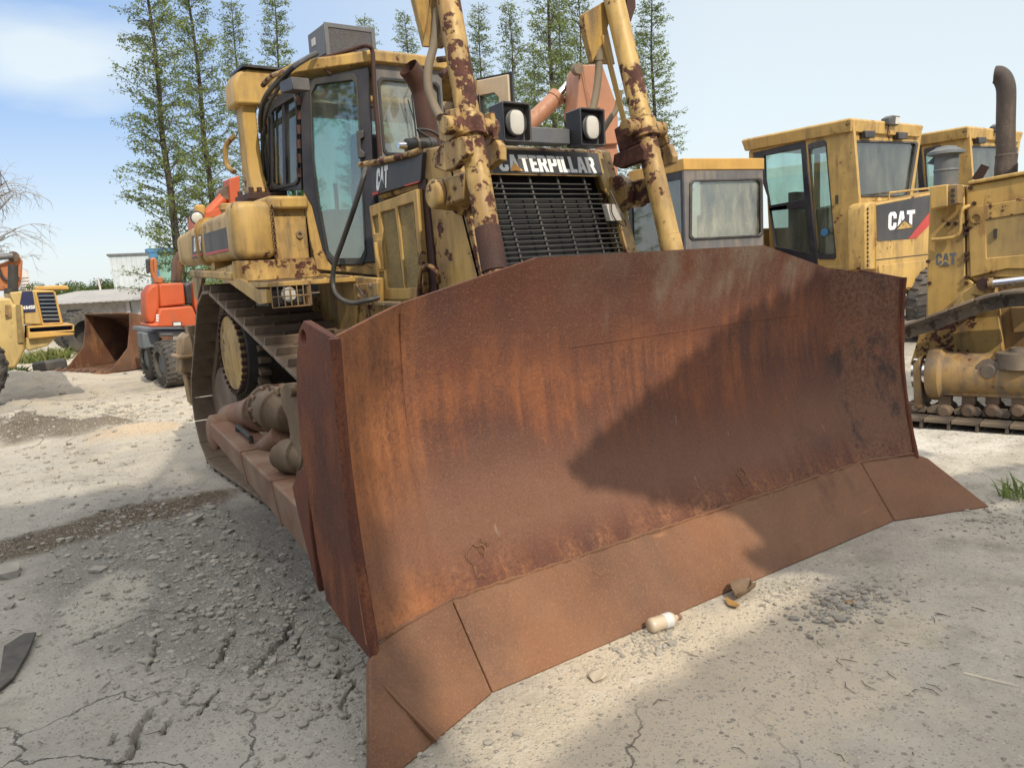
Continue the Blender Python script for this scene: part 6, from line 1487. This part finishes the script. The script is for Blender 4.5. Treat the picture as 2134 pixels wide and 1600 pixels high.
    for sc_, th, amt in ((46, .80, .6), (17, 1.06, .8), (110, .64, .6)):
        vo = s.n('ShaderNodeTexVoronoi'); vo.inputs['Scale'].default_value = sc_; s.l(s.vec((1, 1, .0), (sc_, 0, 0)), vo.inputs['Vector'])
        sp_ = s.n('ShaderNodeSeparateXYZ'); s.l(vo.outputs['Color'], sp_.inputs[0])
        rz2 = s.math('ADD', sp_.outputs[0], s.math('MULTIPLY', blob(-1.95, 2.0, .8, 1.9), .22))
        on = s.rng(rz2, th, th+.02); hh = s.math('MULTIPLY', on, s.rng(vo.outputs['Distance'], .50, .25))
        c = s.mix(c, s.mix((.15, .135, .115), (.50, .46, .39), sp_.outputs[1]), s.math('MULTIPLY', s.rng(hh, .1, .5), .75))
        hh = s.math('MULTIPLY', hh, 30.*amt/sc_); peb = hh if peb is None else s.math('MAXIMUM', peb, hh)
    h = s.math('ADD', s.math('MULTIPLY', fin, 1.0), s.math('ADD', s.math('MULTIPLY', grit, .45), s.math('MULTIPLY', ck, -1.2)))
    h = s.math('ADD', s.math('ADD', h, peb), s.math('MULTIPLY', s.noise(9, 7, .7), 1.4))
    c = s.mix(c, s.mix((1.05, 1.045, 1.03), (.88, .895, .90), s.rng(s.math('ADD', X, s.math('MULTIPLY', Y, .06)), -1.0, -1.7)), 1.0, 'MULTIPLY')  # shade tone painted in: left ground greyer and darker, right side lifted
    s.bsdf(c, .92, 0, s.bump(h, .012, .9), .2)
    return s.m
me.materials.append(ground_mat())
# height lookup for things that lie on the ground
def gz(x, y):
    i = min(max(np.searchsorted(gx, x)-1, 0), nx_-2); j = min(max(np.searchsorted(gy, y)-1, 0), ny_-2); return float(ZZ[i, j])

# loose stones
ICO_V = None
def stones():
    global ICO_V
    bm = bmesh.new(); bmesh.ops.create_icosphere(bm, subdivisions=1, radius=1); V = np.array([v.co[:] for v in bm.verts]); Fc = np.array([[v.index for v in f.verts] for f in bm.faces]); bm.free()
    r = np.random.default_rng(9); VV, FF = [], []; n = 0
    def put(x, y, s_):
        nonlocal n
        k = V*(1+r.normal(0, .20, V.shape)); k = np.clip(k, -.82, .82)*np.array([1, r.uniform(.55, 1), r.uniform(.35, .75)])*s_
        a = r.uniform(0, 6.28); ca, sa = math.cos(a), math.sin(a); k = k @ np.array([[ca, sa, 0], [-sa, ca, 0], [0, 0, 1]])
        VV.append(k+np.array([x, y, gz(x, y)+s_*.18])); FF.append(Fc+n); n += len(V)
    def field(cx, cy, sx, sy, num, lo, hi):
        for _ in range(num):
            x, y = r.normal(cx, sx), r.normal(cy, sy)
            s_ = lo*(hi/lo)**(r.random()**3.2)
            if -1.45 < x < 1.45 and .1 < y < 5: continue
            put(x, y, s_)
    field(-2.0, 2.3, .38, .95, 1700, .005, .034)
    field(-1.85, 1.1, .22, .55, 1100, .005, .028)
    field(-1.75, -.05, .10, .45, 350, .004, .022)
    field(-2.35, .8, .5, 1.1, 500, .003, .012)
    a = gpt(1360, 1335); field(a[0], a[1], .11, .07, 220, .005, .022)
    a = gpt(1760, 1255); field(a[0], a[1], .17, .08, 420, .006, .030)
    a = gpt(1640, 1225); field(a[0], a[1], .12, .05, 150, .005, .018)
    field(-.3, -.9, 1.5, .7, 500, .0016, .005)
    field(-2.4, 6.8, 1.2, 1.6, 900, .008, .06)
    field(-2.0, 9.0, 1.3, 1.0, 400, .012, .07)
    a = gpt(2110, 1080); field(a[0], a[1], .25, .2, 260, .006, .022)
    field(3.0, .3, .9, .8, 350, .003, .012)
    a = gpt(90, 890); field(a[0], a[1], .6, .4, 500, .015, .07)
    me = bpy.data.meshes.new('rubble'); A, B_ = np.concatenate(VV), np.concatenate(FF)
    me.from_pydata(A.tolist(), [], B_.tolist()); me.materials.append(M['stone']); o = bpy.data.objects.new('rubble', me); col.objects.link(o)
    tag(o, 'loose grey gravel and rubble scattered over the yard', 'rubble', kind='stuff')
stones()

# ------------------------------------------------------------------ small things on the ground
def lay(o, px, py, label, cat, rot=0., group=None, dz_=0.):
    x, y = gpt(px, py); o.location = (x, y, gz(x, y)+dz_); o.rotation_euler = (0, 0, rot); return tag(o, label, cat, group)
a, c = Vector((*gpt(1352, 1318), 0)), Vector((*gpt(1408, 1300), 0))
bt_ = thing('plastic_bottle', 'cloudy ribbed plastic bottle lying against the cutting edge', 'bottle', (a.x, a.y, gz(a.x, a.y)+.032), math.atan2(c.y-a.y, c.x-a.x))
MB().lathe((0, 0, 0), (1, 0, 0), [(0, .012), (.004, .026), (.012, .031), (.03, .032), (.036, .030), (.042, .032), (.05, .030), (.056, .032), (.065, .030), (.072, .032), (.115, .032), (.128, .026), (.138, .014), (.150, .013)], 24).build('body', 'bottle', bt_, smooth=60)
MB().lathe((.075, 0, 0), (1, 0, 0), [(0, .0328), (.036, .0328)], 24).build('label_band', 'label', bt_); MB().lathe((.148, 0, 0), (1, 0, 0), [(0, .015), (.016, .015), (.018, .013)], 16).build('cap', 'rust_arm', bt_)
def leaf(mat, L, W_, curl, seed, folded=False):
    g = random.Random(seed); G_ = []
    for i in range(9):
        u = i/8; w = W_*math.sin(math.pi*min(1, u*1.02+.02))**.8; G_.append([(L*(u-.5), w*v, curl*((2*u-1)**2)+abs(v)*w*(1.1 if folded else .35)+g.uniform(-.002, .002)*(6 if folded else 1)+.004) for v in (-1, -.5, 0, .5, 1)])
    return MB().quadsheet(G_)
lay(leaf('leaf_dry', .11, .024, .018, 1).build('fallen_leaf', 'leaf_dry', None, solid=.001), 1526, 1260, 'yellow curled leaf lying just below the crumpled brown one', 'leaf', 1.2, 'fallen leaves')
lay(leaf('leaf_brown', .20, .055, .03, 2, True).build('fallen_leaf', 'leaf_brown', None, solid=.001), 1550, 1238, 'large crumpled brown leaf against the cutting edge', 'leaf', .35, 'fallen leaves')
lay(leaf('leaf_dry', .05, .022, .006, 4).build('fallen_leaf', 'leaf_dry', None, solid=.001), 1773, 1257, 'small orange leaf on the gravel patch at right', 'leaf', .3, 'fallen leaves')
lay(leaf('paper', .10, .035, .004, 6).build('scrap', 'paper', None, solid=.001), 1246, 1408, 'pale crumpled scrap on the sand in front of the blade', 'scrap', .6)
lay(MB().hexa([(-.085, -.008, 0), (.085, -.004, 0), (.088, .004, 0), (-.085, .006, 0)], [(-.085, -.007, .006), (.085, -.003, .006), (.088, .003, .006), (-.085, .005, .006)]).build('wood_splinter', 'wood'), 2065, 1418, 'pale wood splinter lying on the concrete at lower right', 'splinter', math.atan2(gpt(2100, 1425)[1]-gpt(2030, 1408)[1], gpt(2100, 1425)[0]-gpt(2030, 1408)[0]))
fl2 = [(0, 1425), (10, 1362), (52, 1336), (78, 1332), (60, 1372), (30, 1420), (0, 1445), (-30, 1455), (-30, 1420)]
P = [Vector((*gpt(*p), 0)) for p in fl2]; cc = sum(P, Vector())/len(P)
fl3 = MB().plate([p-cc for p in P], (0, 0, .014)).build('rubber_flap', 'rubber_dusty', None, .004); fl3.location = (cc.x, cc.y, gz(cc.x, cc.y)+.015); fl3.rotation_euler = (.05, .03, 0); tag(fl3, 'torn grey rubber flap lying at the left edge', 'flap')
for (px, py, s_, lab) in ((407, 1088, .075, 'flat dark slab of broken concrete in the rubble below the push arm'), (437, 1058, .07, 'pale flat concrete chip in the rubble near the track'), (20, 1195, .11, 'pale concrete lump at the left edge'), (205, 1190, .06, 'broken concrete lump on the slab edge'), (320, 1168, .05, 'dark stone above the pale slab patch'), (1400, 1340, .03, 'white stone lying right below the bottle'), (1080, 1528, .022, 'lone pale pebble in front of the blade corner')):
    g = random.Random(px); bm = bmesh.new(); bmesh.ops.create_icosphere(bm, subdivisions=2, radius=1); b = MB()
    sx_, sy_, sz_ = s_*g.uniform(.9, 1.2), s_*g.uniform(.5, .7), s_*g.uniform(.2, .4)
    vs = [(max(-.75, min(.75, v.co.x*(1+g.gauss(0, .1))))*sx_, max(-.75, min(.75, v.co.y*(1+g.gauss(0, .1))))*sy_, max(-.6, min(.6, v.co.z))*sz_) for v in bm.verts]
    b.add(vs, [tuple(v.index for v in f.verts) for f in bm.faces]); bm.free()
    lay(b.build('stone', 'stone', None, smooth=25), px, py, lab, 'stone', g.uniform(0, 3), 'single stones on the yard', sz_*.5)
# twigs and flakes of bark strewn on the slab
def litter():
    g = random.Random(21); b = MB()
    for _ in range(90):
        x, y = g.gauss(.2, 1.1), g.gauss(-.9, .5)
        if y > -.25 and abs(x) < 2: continue
        L, a = g.uniform(.012, .075), g.uniform(0, 6.28); z = gz(x, y)+.004; bend = g.uniform(-.3, .3)*L
        d, n_ = Vector((math.cos(a), math.sin(a), 0)), Vector((-math.sin(a), math.cos(a), 0)); p = Vector((x, y, z))
        b.tube([p-d*L/2, p+n_*bend+Vector((0, 0, .002)), p+d*L/2], [.0012, .0018, .0008], 4)
    for _ in range(90):
        x, y = g.gauss(-2.3, .6), g.gauss(4.0, 2.6)
        if x > -1.4: continue
        L, a = g.uniform(.02, .09), g.uniform(0, 6.28); p = Vector((x, y, gz(x, y)+.006)); d = Vector((math.cos(a), math.sin(a), 0)); b.tube([p-d*L/2, p+d*L/2+Vector((0, 0, .006))], [.002, .0012], 4)
    tag(b.build('dry_twigs', 'twig', None, smooth=80), 'fine dry twigs and needles strewn over the concrete', 'twigs', kind='stuff')
litter()
def tuft(px, py, h, n, rad, lab, seed, cat='grass', mat='grass', group='weeds in the yard'):
    g = random.Random(seed); x0, y0 = gpt(px, py); lv, lf = [], []
    for _ in range(n):
        a, rr = g.uniform(0, 6.28), rad*math.sqrt(g.random()); p = Vector((rr*math.cos(a), rr*math.sin(a), 0)); L = h*g.uniform(.4, 1.1); d = Vector((g.gauss(0, .45), g.gauss(0, .45), 1)).normalized(); w = d.cross(Vector((g.gauss(0, 1), g.gauss(0, 1), 0))).normalized()*L*.05
        m_ = p+d*L*.55; e_ = p+d*L+Vector((d.x, d.y, -.4))*L*.3; o = len(lv); lv += [p-w, p+w, m_+w*.8, m_-w*.8, e_]; lf += [(o, o+1, o+2, o+3), (o+3, o+2, o+4)]
    o = leaf_obj('weed_tuft', lv, lf, mat, None); o.location = (x0, y0, gz(x0, y0)-.01); tag(o, lab, cat, group)
tuft(92, 752, .38, 420, .55, 'pale dry weeds under the rear of the pale yellow loader', 1)
tuft(2125, 1035, .16, 70, .10, 'small green weed at the right edge beyond the blade tip', 2, mat='leaf')
tuft(15, 800, .25, 260, .35, 'dark green weeds by the left edge tyre', 3, mat='leaf_dark')
tuft(275, 690, .7, 300, .5, 'dark green bush between the bucket and the block wall', 4, 'bush', 'leaf_dark')

# ------------------------------------------------------------------ unseen trees behind the photographer, crowns shaped to shade the yard
def shade_tree(base, label, regions, seed, size=.16):
    """unseen tree with a crown shaped for its shadow; leaves fill the stretch of air between sun and the shaded part of the yard"""
    g = random.Random(seed); root = thing('offscreen_tree', label, 'tree', base, 0., 'trees behind the camera'); lv, lf = [], []; B_ = Vector((*base, 0)); tops = []
    for poly, n, t0, t1 in regions:                # poly: 3D fan of shaded points
        P = [Vector(p) for p in poly]; tri = [(P[0], P[i], P[i+1]) for i in range(1, len(P)-1)]; ar = [((b_-a).cross(c-a)).length for a, b_, c in tri]
        for i in range(n):
            a, b_, c = g.choices(tri, ar)[0]; u, v = g.random(), g.random()
            if u+v > 1: u, v = 1-u, 1-v
            q_ = a+(b_-a)*u+(c-a)*v+SUNV*g.uniform(t0, t1)-B_
            d = Vector((g.gauss(0, 1), g.gauss(0, 1), g.gauss(0, 1))).normalized(); w = d.cross(Vector((g.gauss(0, 1), g.gauss(0, 1), g.gauss(0, 1)))).normalized(); s_ = size*g.uniform(.6, 1.2); o = len(lv)
            lv += [q_-d*s_*.5, q_+w*s_*.28, q_+d*s_*.5, q_-w*s_*.28]; lf.append((o, o+1, o+2, o+3))
            if i % 60 == 0: tops.append(q_)
    leaf_obj('crown', lv, lf, 'leaf_dark', root)
    top = sum(tops, Vector())/len(tops); tr = MB().tube(arc_pts([(0, 0, -.1), top*.33+Vector((0, 0, .4)), top*.7, top], 5), [.17-.008*i for i in range(16)], 9)
    for q_ in tops: tr.tube([top*.7, top*.5+q_*.5+Vector((0, 0, -.1)), q_], [.035, .02, .006], 4)
    tr.build('trunk', 'bark', root, smooth=80)
def on_blade(px, py): p = W0.at(px, py, 'y', .42); return p
bladeshade = [on_blade(*p) for p in ((1168, 1000), (1375, 815), (1560, 650), (1690, 600), (1760, 545), (1960, 520), (1990, 900), (1800, 1010), (1560, 1110), (1400, 1085))]
cut = [(1540, 1195), (1700, 1060), (1860, 960), (2090, 1000), (2110, 1080), (1860, 1110), (1620, 1215)]
cutshade = [W0.at(x, y, 'y', .12) for x, y in cut]
gnd = lambda L: [Vector((*gpt(*p), 0)) for p in L]
right = gnd([(1195, 1562), (1400, 1445), (1560, 1350), (1680, 1285), (1760, 1235), (1900, 1130), (2300, 1000), (2600, 1150), (2700, 1700), (1800, 2300), (900, 2300), (1050, 1700)])
shade_tree((1.2, -8.5), 'unseen leaf crown added behind the camera, right, to shade the blade', [(bladeshade, 9000, 5.2, 6.8), (cutshade, 4000, 5.2, 7.0), (right, 9000, 8.5, 11.5)], 31, .17)
lft = [Vector(p) for p in ((-1.86, -2.2, 0), (-1.86, 1.0, 0), (-1.55, 1.6, .0), (-1.45, 4.0, 0), (-1.9, 4.3, 0), (-3.3, 4.6, 0), (-5.5, 4.5, 0), (-5.5, -2.2, 0))]
plate_ = [Vector(p) for p in ((-1.80, .1, .2), (-1.80, .1, 1.4), (-1.80, .62, 1.4), (-1.80, .7, .8), (-1.80, .6, .2))]
side_ = [Vector(p) for p in ((-1.35, 1.3, .5), (-1.30, 2.0, 1.0), (-1.28, 2.2, 1.45), (-1.28, 4.6, 1.45), (-1.35, 4.8, .4), (-1.65, 1.0, .3))]
shade_tree((-5.2, -11.0), 'leafy tree behind the camera, left, shading the yard beside the track', [(lft, 9500, 12.0, 16.0), (plate_, 1300, 11.0, 15.0), (side_, 2200, 11, 15)], 32, .30)

# two more trees beside the yard, left of the view (they show only as reflections in the cab glass)
def round_tree(base, label, H_, Rm, seed):
    g = random.Random(seed); root = thing('offscreen_tree', label, 'tree', base, 0., 'trees behind the camera'); lv, lf = [], []; tr = MB().tube([(0, 0, -.1), (.1, 0, H_*.4), (0, .1, H_*.8)], [.2, .15, .05], 9)
    for k in range(70):
        d = Vector((g.gauss(0, 1), g.gauss(0, 1), g.gauss(0, .9))).normalized()*g.uniform(.3, 1); c = Vector((d.x*Rm, d.y*Rm, H_*.68+d.z*H_*.32)); tr.tube([(0, 0, H_*.45), c*.6+Vector((0, 0, H_*.15)), c], [.05, .03, .008], 4)
        for _ in range(90):
            q_ = c+Vector((g.gauss(0, .35), g.gauss(0, .35), g.gauss(0, .3))); a = Vector((g.gauss(0, 1), g.gauss(0, 1), g.gauss(0, 1))).normalized(); w = a.cross(Vector((g.gauss(0, 1), g.gauss(0, 1), g.gauss(0, 1)))).normalized(); s_ = g.uniform(.08, .2); o = len(lv)
            lv += [q_-a*s_*.5, q_+w*s_*.3, q_+a*s_*.5, q_-w*s_*.3]; lf.append((o, o+1, o+2, o+3))
    leaf_obj('crown', lv, lf, 'leaf_dark', root); tr.build('trunk', 'bark', root, smooth=80)
round_tree((-9.5, -3.0), 'round dark tree beside the yard, nearer of the pair outside the left frame', 8.0, 2.6, 41)
round_tree((-12.0, 3.5), 'round dark tree beside the yard, farther of the pair outside the left frame', 8.5, 2.8, 42)
